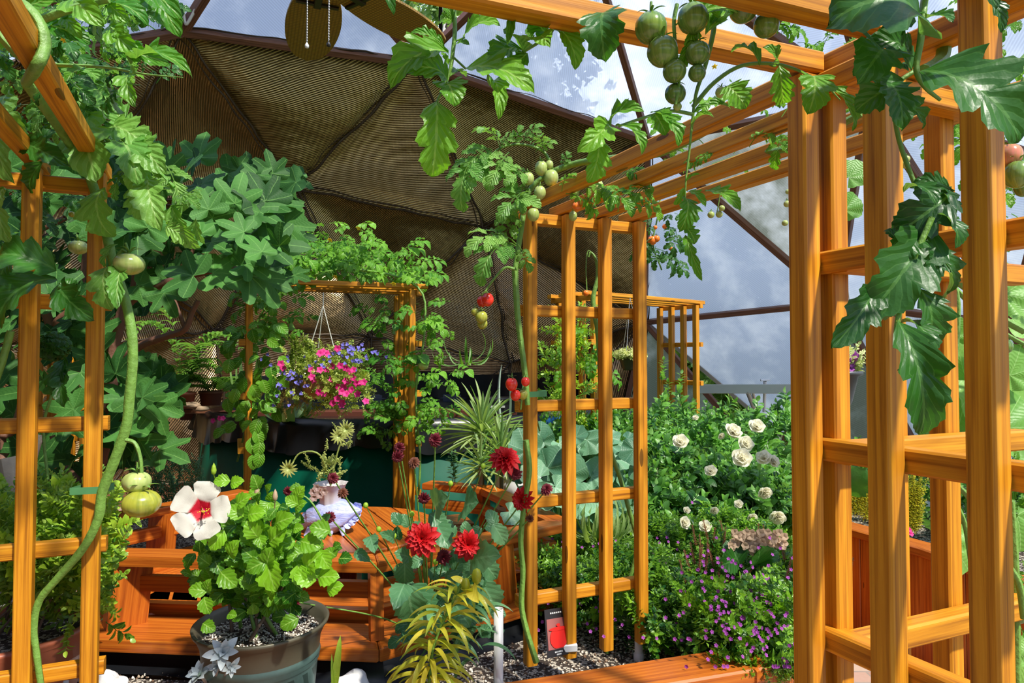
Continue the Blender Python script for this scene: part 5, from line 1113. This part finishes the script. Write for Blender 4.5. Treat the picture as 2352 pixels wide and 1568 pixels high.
for x, y, s in ((1095, 1325, 1), (1070, 1345, .9)): mb = MB(); lathe(mb, P(x, y, 1.76), [(0, -.022*s), (.011*s, -.012*s), (.013*s, .004), (.009*s, .018*s), (0, .024*s)], 12, .3, 0, lambda a_, h, a: (a_*(1+.16*math.cos(3*a)), h)); mb.build('seed_pod', M['lily'], r)
mb = MB(); leaves(None, [(1070, 1340, 1035, 1325, .5), (1085, 1345, 1100, 1385, .5), (1065, 1350, 1085, 1350, .6)], 1.77, 'lily', T=PLN, extra=mb); mb.build('petals', M['lily'], r)
r = thing('iris_shoot', V(*PZ(770, 1590, .48)[:2], .48), 'single upright pale green blade right of the verdigris pot', 'shoot'); mb = MB(); leaf2(mb, BLADE[3], P(765, 1600, 1.8), P(782, 1458, 1.8), V(.2, -1, 0), .9, 1.2); leaf2(mb, BLADE[0], P(768, 1600, 1.8), P(762, 1500, 1.8), V(.2, -1, 0), .7, 1.); mb.build('foliage', M['small'], r)
# ------------------------------------------------------------ pipes, card, stones, succulent
for x, y, dd, lab in ((1145, 1397, 1.98, 'short white plastic pipe standing in the gravel in front of the lily'), (1466, 1320, 2.36, 'white plastic pipe standing behind the ladder panel by the purple bush'), (146, 1500, 1.95, 'white plastic pipe stub beside the terracotta pot at left')):
    t_ = P(x, y, dd); r = thing('white_pipe', V(t_[0], t_[1], .48), lab, 'pipe'); mb = MB(); R_ = .0145; lathe(mb, V(t_[0], t_[1], .47), [(R_, 0), (R_, t_[2]-.47), (R_*.8, t_[2]-.47), (R_*.8, t_[2]-.53)], 20); mb.build('pipe', M['pvc'], r); mb = MB(); lathe(mb, V(t_[0], t_[1], .484), [(R_*1.25, 0), (R_*1.3, .02), (R_, .025)], 20); mb.build('collar', M['pvc'], r)
a, b = P(1268, 1512, 2.13), P(1322, 1500, 2.20); r = thing('plant_tag', (a+b)/2, 'plant label card showing a red cooking pot, leaning behind the ladder panel', 'sign')
rt, up = nrm(b-a), nrm(P(1255, 1412, 2.2)-P(1268, 1512, 2.13)); up = nrm(V(-.06, .28, 1)); hW, hH = .108, .145; o0 = (a+b)/2+V(-.015, 0, -.0); nn = nrm(np.cross(rt, up))
if nn[1] > 0: nn = -nn
def card(x0, x1, y0, y1, z, mat, name, par=r):
    mb = MB(); q = [o0+rt*x+up*y+nn*z for x, y in ((x0, y0), (x1, y0), (x1, y1), (x0, y1))]; q2 = [p-nn*.0012 for p in q]
    mb.add(q+q2, [[0, 1, 2, 3], [7, 6, 5, 4], [0, 4, 5, 1], [1, 5, 6, 2], [2, 6, 7, 3], [3, 7, 4, 0]], [(0, 0)]*8); return mb.build(name, mat, par, False)
mcard = m_plain('black printed card', (.02, .018, .02), .35); card(-hW/2, hW/2, 0, hH, 0, mcard, 'card'); card(-hW/2+.006, hW/2-.006, .022, hH-.03, .0015, m_plain('dim pink print', (.30, .10, .09), .4), 'picture')
mb = MB(); q = [o0+rt*(math.cos(t)*.040)+up*(.055+max(-.030, math.sin(t)*.034))+nn*.004 for t in np.linspace(0, 6.283, 29)[:-1]]; mb.add(q, [list(range(28))], [(0, 0)]*28)
q = [o0+rt*(math.cos(t)*.043)+up*(.083+math.sin(t)*.006)+nn*.0055 for t in np.linspace(0, 6.283, 25)[:-1]]; mb.add(q, [list(range(24))], [(0, 0)]*24)
q = [o0+rt*(math.cos(t)*.009)+up*(.094+math.sin(t)*.005)+nn*.0055 for t in np.linspace(0, 6.283, 13)[:-1]]; mb.add(q, [list(range(12))], [(0, 0)]*12); mb.build('printed_pot', m_plain('red print', (.75, .02, .015), .35), r, False)
for yy, wd in ((.132, .030), (.0135, .020), (.006, .012)):
    for k in range(7): xx = -wd+k*wd/3.3; card(xx, xx+wd/5, yy-.0022, yy+.0022, .0016, M['pvc'], 'lettering') if k < 6 else None
mb = MB(); box(mb, (a+b)/2+V(0, .035, .012), (.09, .03, .025), .2); single('tag_stand', mb, M['pvc'], 'small pale block holding up the red pot label card', 'stand', smooth=False)
for x, y, dd, s, lab in ((232, 1568, 1.78, .055, 'white quartz stone at the bottom edge left of the verdigris pot'), (812, 1575, 1.72, .062, 'white quartz stone at the bottom edge right of the verdigris pot'), (272, 1575, 1.8, .035, 'smaller white stone touching the left quartz stone')):
    mb = MB(); p = PZ(x, y, .50); blob(mb, p, V(s, s*.8, s*.75), 12, .16, seed=int(x)); single('white_stone', mb, M['stone'], lab, 'stone')
r = thing('silver_succulent', V(*PZ(490, 1590, .48)[:2], .48), 'silvery grey succulent rosettes in front of the verdigris pot', 'succulent')
for x, y, s, ax in ((512, 1500, 40, (.3, -.7, .5)), (462, 1552, 36, (-.3, -.6, .7)), (500, 1530, 22, (0, -.8, .4)), (530, 1530, 24, (.5, -.6, .1))):
    mb = MB(); p = P(x, y, 1.62); ax = nrm(V(*ax)); f = frame(ax, V(0, 0, 1))
    for k in range(11): a_ = k*2.4; op = 1.45-k*.1; q = f[:, 0]*math.cos(a_)+f[:, 2]*math.sin(a_); inst(mb, PLN[k % 3], p, q*math.sin(op)+ax*math.cos(op), ax, SZ(s, 1.62)*(1-.03*k)*1.1, R.random(), .85)
    mb.build('rosette', M['silver'], r); mb = MB(); tube(mb, [p, V(*r['_o'])+V(0, 0, .0)], .004, 6, 2); mb.build('stem', M['silver'], r)
for pts, w in (([(455, 1502), (480, 1520), (505, 1525)], .0),): pass
# ------------------------------------------------------------ shell planter on the table
c = V(-.86, 3.12, TZ)
r = thing('shell_planter', c, 'blue and white conch shell planter with trailing succulents on the round table', 'planter')
def m_shell():
    t = NT('blue white shell glaze'); w_ = t.noise(t.mapv(t.obj(), (1, 1, 3)), 16, 3, .6, 1.2)
    return t.done(t.bsdf(t.mix(w_, (.08, .14, .62), (.74, .76, .92)), .25, normal=t.bump(w_, .4, .01)))
sh = m_shell(); mb = MB()
lathe(mb, c+V(.0, 0, .075), [(0.0, -.20), (.012, -.19), (.020, -.165), (.028, -.16), (.030, -.14), (.042, -.13), (.045, -.10), (.062, -.09), (.066, -.05), (.078, -.03), (.080, .02), (.066, .07), (.045, .10), (.02, .13), (.01, .15), (0, .155)], 30, 0, 0, lambda a_, h, a: (a_*(1+.10*math.cos(5*a+h*30)+.05*math.cos(9*a)), h), axis=(1, -.15, .22)); mb.build('shell_body', sh, r)
mb = MB()
for k in range(7): a = -1.2+k*.4; inst(mb, RND[0], c+V(.07+.02*k*.3, -.03+.01*k, .08), V(math.cos(a)*.9+.3, -.3, math.sin(a)+.25), V(0, -1, .3), .085, .5, .5)
mb.build('shell_lip', sh, r); mb = MB()
for k in range(4): tube(mb, [c+V(-.08+k*.05, -.05, .03), c+V(-.10+k*.06, -.07, 0)], [.016, .006], 6, 1)
mb.build('shell_spines', sh, r)
mb = MB(); lathe(mb, c+V(-.0, 0, .12), [(.045, 0), (.05, .05), (.075, .11), (.08, .112), (.072, .105), (.045, .06)], 30, 0, 0, lambda a_, h, a: (a_*(1+.06*math.cos(8*a)), h)); mb.build('shell_mouth', m_plain('grey white shell mouth', (.55, .5, .5), .35), r)
mb = MB(); tp = c+V(0, 0, .22)
for p0, p1, n in ((tp, P(740, 1040, 3.1), 8), (tp, P(775, 1075, 3.05), 5), (P(790, 1050, 3.1), P(795, 990, 3.15), 6), (tp, P(700, 1055, 3.), 4), (tp, P(765, 1060, 3.15), 6), (tp, P(720, 1075, 3.), 5)):
    for k in range(n): sprig(mb, SPF[k % 3], p0+(p1-p0)*(.3+.7*k/n)+V(*rng.normal(0, .012, 3)), V(R.uniform(-1, 1), -.3, R.uniform(.2, 1)), .07, .3, 1.2)
tube(mb, [tp, P(735, 1045, 3.0), P(690, 1040, 3.0), P(668, 1070, 3.)], .004, 6, 5); tube(mb, [tp, P(775, 1040, 3.1), P(795, 985, 3.1)], .004, 6, 5)
for x, y in ((665, 1075), (796, 985), (780, 1000)): [inst(mb, BLADE[2], P(x, y, 3.0), V(math.cos(a), -.3, math.sin(a)), V(0, -1, 0), .045, .8, 1.6) for a in np.linspace(0, 6, 14)]
mb.build('foliage', m_leaf('pale succulent leaf', (.20, .30, .06), (.50, .55, .18), veins=False), r)
mb = MB()
for x, y in ((720, 1130), (735, 1135), (728, 1120), (745, 1128), (722, 1142)): [inst(mb, PLN[0], P(x, y, 2.95), V(math.cos(a), -.4, math.sin(a)), V(0, -1, 0), .022, .5, 1.4) for a in np.linspace(0, 5.4, 6)]
mb.build('trailing_succulent', M['pdry'] if 0 else m_leaf('pink grey succulent', (.40, .26, .26), (.55, .42, .40), veins=False), r)
# ------------------------------------------------------------ tape ties
for x, y, dd, w, lab in ((1232, 905, 2.13, 46, 'green tie tape around the left leg of the middle ladder panel'), (212, 1123, 1.70, 68, 'green tie tape around the left trellis post and its thick vine')):
    mb = MB(); c = P(x, y, dd); hw = SZ(w/2, dd); q = [c+V(-hw, -.03, 0), c+V(hw, -.028, .003), c+V(hw*1.02, .03, .003), c+V(-hw, .028, 0)]
    for i in range(4):
        A_, B_ = q[i], q[(i+1) % 4]; mb.add([A_-V(0, 0, .009), B_-V(0, 0, .009), B_+V(0, 0, .009), A_+V(0, 0, .009)], [[0, 1, 2, 3]])
    single('tie_tape', mb, M['tape'], lab, 'tape', smooth=False)
# ------------------------------------------------------------ ceiling fan
r = thing('ceiling_fan', V(-.84, 2.9, 3.28), 'brown wicker ceiling fan at the top with two dangling pull chains', 'fan')
def m_wick():
    t = NT('dark wicker'); uv = t.uv(); s = t.n('SeparateXYZ', {0: uv}); w_ = t.math('ABSOLUTE', t.math('SINE', t.math('MULTIPLY', s.outputs[0], 190.))); w2 = t.math('ABSOLUTE', t.math('SINE', t.math('MULTIPLY', s.outputs[1], 190.)))
    return t.done(t.bsdf(t.mix(t.math('MULTIPLY', w_, w2), (.16, .09, .010), (.40, .25, .04)), .6, normal=t.bump(w_, .5, .004)))
wk = m_wick(); hub = V(-.84, 2.85, 3.25)
for tip, wd in ((P(705, 118, 3.66), .27), (P(1015, 92, 3.50), .27), (V(-1.5, 2.6, 3.25), .30), (V(-1.15, 2.2, 3.25), .30)):
    d_ = tip-hub; d_[2] = 0; L_ = np.linalg.norm(d_); d_ /= L_; sd = V(-d_[1], d_[0], 0); mb = MB(); out = []
    for t_ in np.linspace(0, 1, 15): out.append((.14+(L_-.14)*t_, wd/2*min(1, math.sin(math.pi*(.12+.88*t_)**1.05)**.42 if t_ < 1 else 0)))
    q = [hub+d_*a_+sd*b_+V(0, 0, -.01-.02*b_) for a_, b_ in out]+[hub+d_*a_-sd*b_+V(0, 0, -.01+.02*b_) for a_, b_ in out[::-1]]; uvs = [(a_, b_) for a_, b_ in out]+[(a_, -b_) for a_, b_ in out[::-1]]
    n = len(q); q2 = [p+V(0, 0, .012) for p in q]; mb.add(q+q2, [list(range(n))[::-1], list(range(n, 2*n))]+[[i, (i+1) % n, n+(i+1) % n, n+i] for i in range(n)], uvs+uvs); o = mb.build('blade', wk, r, False)
    mb = MB(); beam(mb, hub+d_*.05+V(0, 0, -.02), hub+d_*.24+V(0, 0, -.02), .035, .02); beam(mb, hub+d_*.22-sd*wd*.36+V(0, 0, -.02), hub+d_*.22+sd*wd*.36+V(0, 0, -.02), .02, .012); mb.build('blade_bracket', m_plain('dark bronze', (.03, .02, .012), .4, .6), o, False)
mb = MB(); lathe(mb, hub+V(0, 0, -.06), [(0, 0), (.04, .0), (.07, .03), (.10, .06), (.10, .14), (.05, .18), (.0, .18)], 24); mb.build('motor', m_plain('bronze motor', (.05, .03, .02), .4, .6), r)
mb = MB(); tube(mb, [hub+V(0, 0, .1), hub+V(0, 0, 1.9)], .014, 8, 1); mb.build('down_rod', M['black'], r)
for x, y, tone in ((705, 100, 1), (755, 97, 0)):
    p = P(x, y, 2.82); mb = MB(); t_ = V(p[0], p[1], hub[2]-.02)
    tube(mb, [t_, p], .0022, 4, 1); z = p[2]
    while z < t_[2]: blob(mb, V(p[0], p[1], z), V(1, 1, 1)*.0042, 3, 0); z += .012
    mb.build('pull_chain', M['metal'], r); mb = MB(); lathe(mb, p-V(0, 0, .022), [(0, 0), (.008, .004), (.009, .014), (.004, .024), (0, .028)], 10); mb.build('chain_knob', M['white'] if tone else M['black'], r)
# ropes at dome hubs
for k, L_, lab in (('U1', [(405, -10), (420, 25), (425, 50), (430, 54), (450, 20), (470, -10)], 'white cord looped around the upper left dome hub'), ('U2', [(955, 100), (980, 120), (1010, 140), (1000, 158), (975, 150), (985, 125), (1015, 100), (1020, 60), (1035, 20), (1030, -20)], 'white cord tangled at the dome hub beside the open vent')):
    mb = MB(); dd = HB[k][1]-.15; tube(mb, rp(L_, dd), .012, 6, 5); single('cord', mb, M['rope'], lab, 'cord')
mb = MB(); beam(mb, P(1012, 78, 6.2), P(1012, -60, 5.6), .035, .035, (1, 0, 0)); single('vent_rod', mb, M['black'], 'black vertical rod in the open roof vent beside the sky', 'rod', smooth=False)
# ------------------------------------------------------------ hanging pots
c = P(1448, 850, 4.55); r = thing('hanging_pot', c, 'brown hanging pot with pale green foliage on the small far arch', 'hanging pot')
mb = MB(); lathe(mb, c, [(0, 0), (.05, 0), (.055, .01), (.085, .085), (.092, .09), (.092, .10), (.08, .10), (.06, .08)], 24); mb.build('pot', m_plain('dark brown pot', (.045, .03, .022), .4), r)
mb = MB()
for _ in range(60): sprig(mb, R.choice(SP), c+V(R.uniform(-.08, .08), R.uniform(-.07, .07), .08), V(R.uniform(-1, 1), R.uniform(-1, 1), R.uniform(.2, 1)), R.uniform(.05, .10), .3, 1.5)
mb.build('foliage', m_leaf('yellow green ivy', (.25, .32, .06), (.6, .6, .25), veins=False), r)
mb = MB(); zt = 1.98
for a in (0, 2.1, 4.2): tube(mb, [c+V(math.cos(a)*.088, math.sin(a)*.088, .095), V(c[0], c[1], zt)], .002, 4, 1)
mb.build('hanger_wire', M['metal'], r)
c = P(1925, 940, 3.0); r = thing('hanging_pot', c, 'dark grey hanging pot with purple petunias behind the thick trellis post', 'hanging pot')
mb = MB(); lathe(mb, c, [(0, -.02), (.03, -.02), (.06, .04), (.085, .15), (.105, .16), (.105, .175), (.09, .175), (.07, .15)], 24); mb.build('pot', m_plain('dark grey pot', (.05, .055, .065), .4), r)
mb = MB()
for _ in range(40): sprig(mb, R.choice(SP), c+V(R.uniform(-.08, .08), R.uniform(-.06, .06), .16), V(R.uniform(-.7, .9), R.uniform(-1, 1), R.uniform(.5, 1.4)), R.uniform(.08, .16), .3, 1.3)
mb.build('foliage', m_leaf('pale petunia leaf', (.25, .32, .10), (.55, .58, .28), veins=False), r)
for x, y in ((1935, 812), (1948, 820), (1960, 818), (1950, 845), (1940, 842), (1930, 850), (1945, 870), (1955, 832)): open_flower(P(x, y, 2.95), .028, M['ppurp'], r, 5, None, 'flower', 1.6)
mb = MB()
for a in (0, 2.1, 4.2): tube(mb, [c+V(math.cos(a)*.1, math.sin(a)*.1, .17), V(c[0], c[1], 2.3)], .002, 4, 1)
mb.build('hanger_wire', M['metal'], r)
# ------------------------------------------------------------ near leaves at the right posts
r = thing('tomato_vine', P(2110, 100, .85), 'dark leaved tomato branch hanging in front of the near trellis posts', 'tomato plant')
stems(r, [(rp([(2135, -60, .9), (2122, 10), (2115, 90), (2105, 160), (2125, 200), (2160, 230)], .82), [.005, .004, .002]), (rp([(2170, 60, .95), (2165, 130, .95), (2140, 155, .92), (2120, 165, .9)], .9), .010), (rp([(2140, 500), (2090, 620), (2062, 735), (2058, 800)], .82), [.004, .003]), (rp([(2105, 160), (2060, 200), (2060, 300), (2100, 420), (2140, 500)], .86), .003)], 'stem')
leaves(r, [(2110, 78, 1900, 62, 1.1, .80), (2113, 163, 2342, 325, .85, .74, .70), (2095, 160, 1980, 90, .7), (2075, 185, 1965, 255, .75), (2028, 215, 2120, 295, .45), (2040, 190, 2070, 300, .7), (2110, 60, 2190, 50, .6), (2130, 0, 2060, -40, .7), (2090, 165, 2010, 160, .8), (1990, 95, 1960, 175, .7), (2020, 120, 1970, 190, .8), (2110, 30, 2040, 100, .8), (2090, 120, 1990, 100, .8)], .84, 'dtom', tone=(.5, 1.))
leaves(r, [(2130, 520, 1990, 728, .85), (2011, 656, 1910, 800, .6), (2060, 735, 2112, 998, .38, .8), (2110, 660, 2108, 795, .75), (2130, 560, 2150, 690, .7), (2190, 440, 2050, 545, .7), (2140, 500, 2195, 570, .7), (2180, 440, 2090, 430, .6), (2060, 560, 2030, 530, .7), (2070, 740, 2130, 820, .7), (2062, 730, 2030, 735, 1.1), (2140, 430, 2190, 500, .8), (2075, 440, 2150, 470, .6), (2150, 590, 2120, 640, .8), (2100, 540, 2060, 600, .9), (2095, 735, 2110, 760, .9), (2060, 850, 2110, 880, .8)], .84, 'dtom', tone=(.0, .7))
leaves(r, [(2190, -10, 2290, 20, .6), (2260, -20, 2300, 75, .6)], .72, 'dtom', tone=(.2, .7))
mb = MB(); r = thing('tomato_vine', P(2330, 600, 1.3), 'tomato vine beyond the near post with pink and green striped tomatoes at the right edge', 'tomato plant')
stems(r, [(rp([(2380, 100, 1.2), (2340, 145), (2290, 165), (2240, 160)], 1.2), .006), (rp([(2352, 180), (2330, 250), (2325, 330)], 1.2), .004), (rp([(2190, 640), (2260, 690), (2300, 730), (2352, 760)], 1.5), .009), (rp([(2160, 640), (2200, 700), (2180, 1050), (2230, 1150)], 1.7), .007), (rp([(2320, 1150), (2330, 1300), (2335, 1568)], 1.3), .008), (rp([(2310, 1290), (2340, 1340), (2352, 1420)], 1.2), .006)], 'stem')
fruits(r, [(2318, 357, 27)], 1.2, 'pktom', .02, 1.05); fruits(r, [(2338, 400, 30), (2306, 410, 22, 1.26), (2350, 430, 20, 1.25)], 1.2, 'gtom', .02, 1.1); fruits(r, [(2306, 795, 18, 1.5), (2340, 1415, 16, 1.3)], 1.4, 'gtom', .03)
fruits(r, [(2070, 318, 10, 1.6), (2068, 355, 9, 1.6), (2080, 378, 9, 1.6), (2065, 372, 9, 1.6), (2082, 365, 8, 1.6)], 1.6, 'ptom', 0)
for _ in range(95):
    t = R.random()
    if t < .5: x, y = R.uniform(2230, 2400), R.uniform(-20, 420)
    elif t < .8: x, y = R.uniform(1800, 2200), R.uniform(60, 320)
    else: x, y = R.uniform(2280, 2400), R.uniform(400, 700)
    dd = R.uniform(1.5, 2.2); cleaf(mb, 1, P(x, y, dd), P(x+R.uniform(-90, 90), y+R.uniform(-50, 90), dd), None, R.uniform(.3, .95))
for _ in range(24): x, y = R.uniform(2290, 2400), R.uniform(1000, 1560); cleaf(mb, 1, P(x, y, 1.6), P(x+R.uniform(-70, 70), y+R.uniform(-20, 90), 1.6), None, R.uniform(.2, .8))
for _ in range(30): x, y = R.uniform(1680, 2000), R.uniform(40, 220); cleaf(mb, 1, P(x, y, 1.9), P(x+R.uniform(-90, 90), y+R.uniform(-50, 60), 1.9), None, R.uniform(.5, 1))
mb.build('foliage', M['ltom'], r); yflowers(r, [(2150, 130), (2240, 20), (1640, 150)], 1.5)
r = thing('cucumber_vine', V(1.9, 2.6, .5), 'cucumber vine with broad rough leaves climbing at the far right', 'cucumber plant'); mb = MB()
for x, y, s, a, dd in ((2330, 660, 75, 1.0, 1.9), (2290, 900, 110, 2.2, 2.1), (2190, 900, 100, -1.8, 2.2), (2340, 980, 90, 1.5, 2.0), (2180, 760, 50, -.5, 2.2), (2330, 840, 60, .4, 2.), (2140, 980, 45, 2.8, 2.3), (2200, 1000, 60, 2.5, 2.2), (1960, 395, 40, .7, 1.8), (2260, 660, 40, -1, 2.), (2345, 1210, 70, 2.9, 1.9), (2330, 1560, 55, 0, 1.5), (2330, 1490, 40, .8, 1.5), (2200, 1270, 60, 2.4, 2.4), (2190, 1230, 40, 1, 2.4), (2170, 880, 60, 3, 2.3), (2345, 740, 50, 2, 2.1), (2230, 820, 60, .2, 2.4), (2250, 990, 60, 2.9, 2.4), (1950, 470, 38, .6, 1.9)):
    S = SZ(s*1.3, dd); up = V(math.sin(a), -.1, math.cos(a)); inst(mb, R.choice(SQU), P(x, y, dd)-nrm(up)*S*.3, up, V(R.uniform(-.3, .3), -1, .4), S, R.uniform(.2, 1))
mb.build('foliage', M['cuke'], r)
stems(r, [(rp([(2175, 640), (2230, 700), (2300, 760), (2370, 800)], 2.), .007), (rp([(2200, 700), (2190, 900), (2180, 1100), (2215, 1200), (2230, 1290)], 2.2), .008), (rp([(2300, 760), (2310, 900), (2300, 1100), (2320, 1300)], 2.1), .006)], 'stem')
r = thing('bean_plant', V(1.9, 3.4, .5), 'green bean and herb plants behind the trellis posts in the right raised bed', 'plant'); mb = MB()
mound(mb, [(1.85, 4.7), (2.05, 4.15), (2.3, 3.5), (3., 3.6), (3.0, 5.0), (2.3, 5.4)], lambda x, y: .34+.1*math.sin(x*7+y*4), 420, SPL, .15, ws=1.2, z0=.5)
leaf2(mb, PLNH[0], P(1935, 1130, 3.3), P(1990, 1075, 3.2), V(0, -1, .5), .3, 1.4); leaf2(mb, PLNH[1], P(1900, 1150, 3.3), P(1940, 1090, 3.2), V(0, -1, .5), .2, 1.2)
mb.build('foliage', M['rosel'], r)
r = thing('heather_plant', V(*PZ(1980, 1190, .5)[:2], .5), 'yellow green heathery plant on the rim of the right bed, left tuft', 'plant'); mb = MB()
for _ in range(70): sprig(mb, R.choice(SPF), P(R.uniform(1930, 1995), R.uniform(1150, 1200), 3.45), V(R.uniform(-.6, .6), 0, 1), .12, .3, 1.)
mb.build('foliage', M['lily'], r)
r = thing('heather_plant', V(*PZ(2090, 1220, .5)[:2], .5), 'yellow green heathery plant with pink flecks on the right bed, right tuft', 'plant'); mb = MB()
for _ in range(110): sprig(mb, R.choice(SPF), P(R.uniform(2070, 2110), R.uniform(1140, 1230), 3.15), V(R.uniform(-.6, .6), 0, 1), .12, .2, 1.)
mb.build('foliage', M['lily'], r)
for x, y in ((2083, 1222), (2088, 1217), (2078, 1216), (2092, 1226)): open_flower(P(x, y, 3.0), .014, M['ppink'], r)
# ------------------------------------------------------------ trees outside
def outtree(label, x, y, h, cr, n, tint=0, trunk=.12, birch=False, cz=.6):
    r = thing('outside_tree', V(x, y, -.12), label, 'tree'); mb = MB(); tube(mb, [V(x, y, -.12), V(x+.1, y, h*.55), V(x, y, h*.9)], [trunk, trunk*.7, trunk*.3], 8, 4); mb.build('trunk', M['white'] if birch else M['twig'], r); mb = MB()
    for _ in range(n):
        a, b, q = R.uniform(0, 6.28), R.uniform(-1, 1), R.random()**.4; s = math.sqrt(1-b*b); p = V(x, y, h*cz)+V(math.cos(a)*s*cr, math.sin(a)*s*cr, b*h*.42)*q
        sprig(mb, R.choice(SPL), p, V(R.uniform(-1, 1), R.uniform(-1, 1), R.uniform(-.6, 1)), R.uniform(.35, .75), tint+R.uniform(-.2, .2), 1.2)
    mb.build('crown', M['tree'], r)
outtree('tall leafy tree seen through the open roof vent', -1.6, 15.5, 13, 2.6, 900, .1)
outtree('leafy tree right of the open roof vent', .9, 16.5, 12.6, 1.5, 420, .2)
for i, (x, y, lab) in enumerate(((4.2, 12., 'white trunked aspen seen through the gap under the vent window'), (5.0, 13.5, 'aspen trunk farther right in the gap under the vent window'), (3.4, 13., 'aspen farther left in the gap under the vent window'))): outtree(lab, x, y, 4.6, 1.3, 380, 0, .09, True, .42)
outtree('round dark tree blurred behind the hazy panes at right', 9.5, 12, 4.2, 2.6, 420, -.2)
outtree('green tree blurred behind the hazy panes at the far right', 12, 8.5, 5.2, 2.8, 420, -.2)
# ------------------------------------------------------------ sky, sun, camera
w = bpy.data.worlds.new('sky'); SC.world = w; w.use_nodes = True; nt = w.node_tree; nt.nodes.clear()
def wn(t, **ins):
    x = nt.nodes.new('ShaderNode'+t)
    for k, v in ins.items():
        i = x.inputs[int(k[1:])] if k[0] == 'i' and k[1:].isdigit() else x.inputs[k]
        if isinstance(v, bpy.types.NodeSocket): nt.links.new(v, i)
        else: i.default_value = v
    return x
tc = wn('TexCoord').outputs['Generated']
sep = wn('SeparateXYZ', i0=tc)
up = wn('Math', i0=sep.outputs[2], i1=0.0); up.operation = 'MAXIMUM'
r = wn('ValToRGB', i0=up.outputs[0]); e = r.color_ramp.elements; e[0].position = 0; e[0].color = (.66, .72, .80, 1); e[1].position = .55; e[1].color = (.10, .24, .66, 1)
mp = wn('Mapping', i0=tc, i3=(1, 1, 1.8)); nz = wn('TexNoise', Vector=mp.outputs[0], Scale=2.1, Detail=4., Roughness=.58)
cr = wn('ValToRGB', i0=nz.outputs[0]); e = cr.color_ramp.elements; e[0].position = .47; e[0].color = (0, 0, 0, 1); e[1].position = .62; e[1].color = (1, 1, 1, 1)
mx = wn('Mix', ); mx.data_type = 'RGBA'; nt.links.new(cr.outputs[0], mx.inputs[0]); nt.links.new(r.outputs[0], mx.inputs[6]); mx.inputs[7].default_value = (.84, .88, .96, 1)
# glow added to the sky to make the glare behind the upper panes
gd = nrm(P(1400, 175, 1)-V(0, 0, H))
dp = wn('VectorMath', i0=tc, i1=tuple(gd)); dp.operation = 'DOT_PRODUCT'
pw = wn('Math', i0=dp.outputs['Value'], i1=110.0); pw.operation = 'POWER'
pm = wn('Math', i0=pw.outputs[0], i1=22.0); pm.operation = 'MULTIPLY'
ad = wn('Mix'); ad.data_type = 'RGBA'; ad.blend_type = 'ADD'; ad.inputs[0].default_value = 1
cb = wn('CombineXYZ', i0=pm.outputs[0], i1=pm.outputs[0], i2=pm.outputs[0])
nt.links.new(mx.outputs[2], ad.inputs[6]); nt.links.new(cb.outputs[0], ad.inputs[7])
bg = wn('Background', i0=ad.outputs[2], i1=1.15); o = wn('OutputWorld', i0=bg.outputs[0])
L = bpy.data.lights.new('sun', 'SUN'); L.energy = 5.2; L.angle = math.radians(2.5); L.color = (1, .95, .84)
so = bpy.data.objects.new('sun', L); COL.objects.link(so)
from mathutils import Vector
so.rotation_euler = Vector((.50, -.55, .95)).to_track_quat('Z', 'Y').to_euler(); so.location = (3, -3, 6)
cam = bpy.data.cameras.new('camera'); cam.sensor_width = 36; cam.lens = F/2352*36; cam.clip_start = .02; cam.clip_end = 300
co = bpy.data.objects.new('camera', cam); COL.objects.link(co); co.location = (0, 0, H); co.rotation_euler = (math.radians(90)+PITCH, 0, 0); SC.camera = co
SC.view_settings.view_transform = 'Standard'; SC.view_settings.look = 'None'; SC.view_settings.gamma = 1; SC.view_settings.exposure = .38
SC.view_settings.use_curve_mapping = False
SC.cycles.max_bounces = 8; SC.cycles.diffuse_bounces = 4; SC.cycles.glossy_bounces = 3; SC.cycles.transmission_bounces = 4; SC.cycles.transparent_max_bounces = 12
SC.cycles.use_denoising = True; SC.cycles.sample_clamp_indirect = 4; SC.cycles.caustics_reflective = False; SC.cycles.caustics_refractive = False
for o in list(SC.objects):
    if '_o' in o: del o['_o']
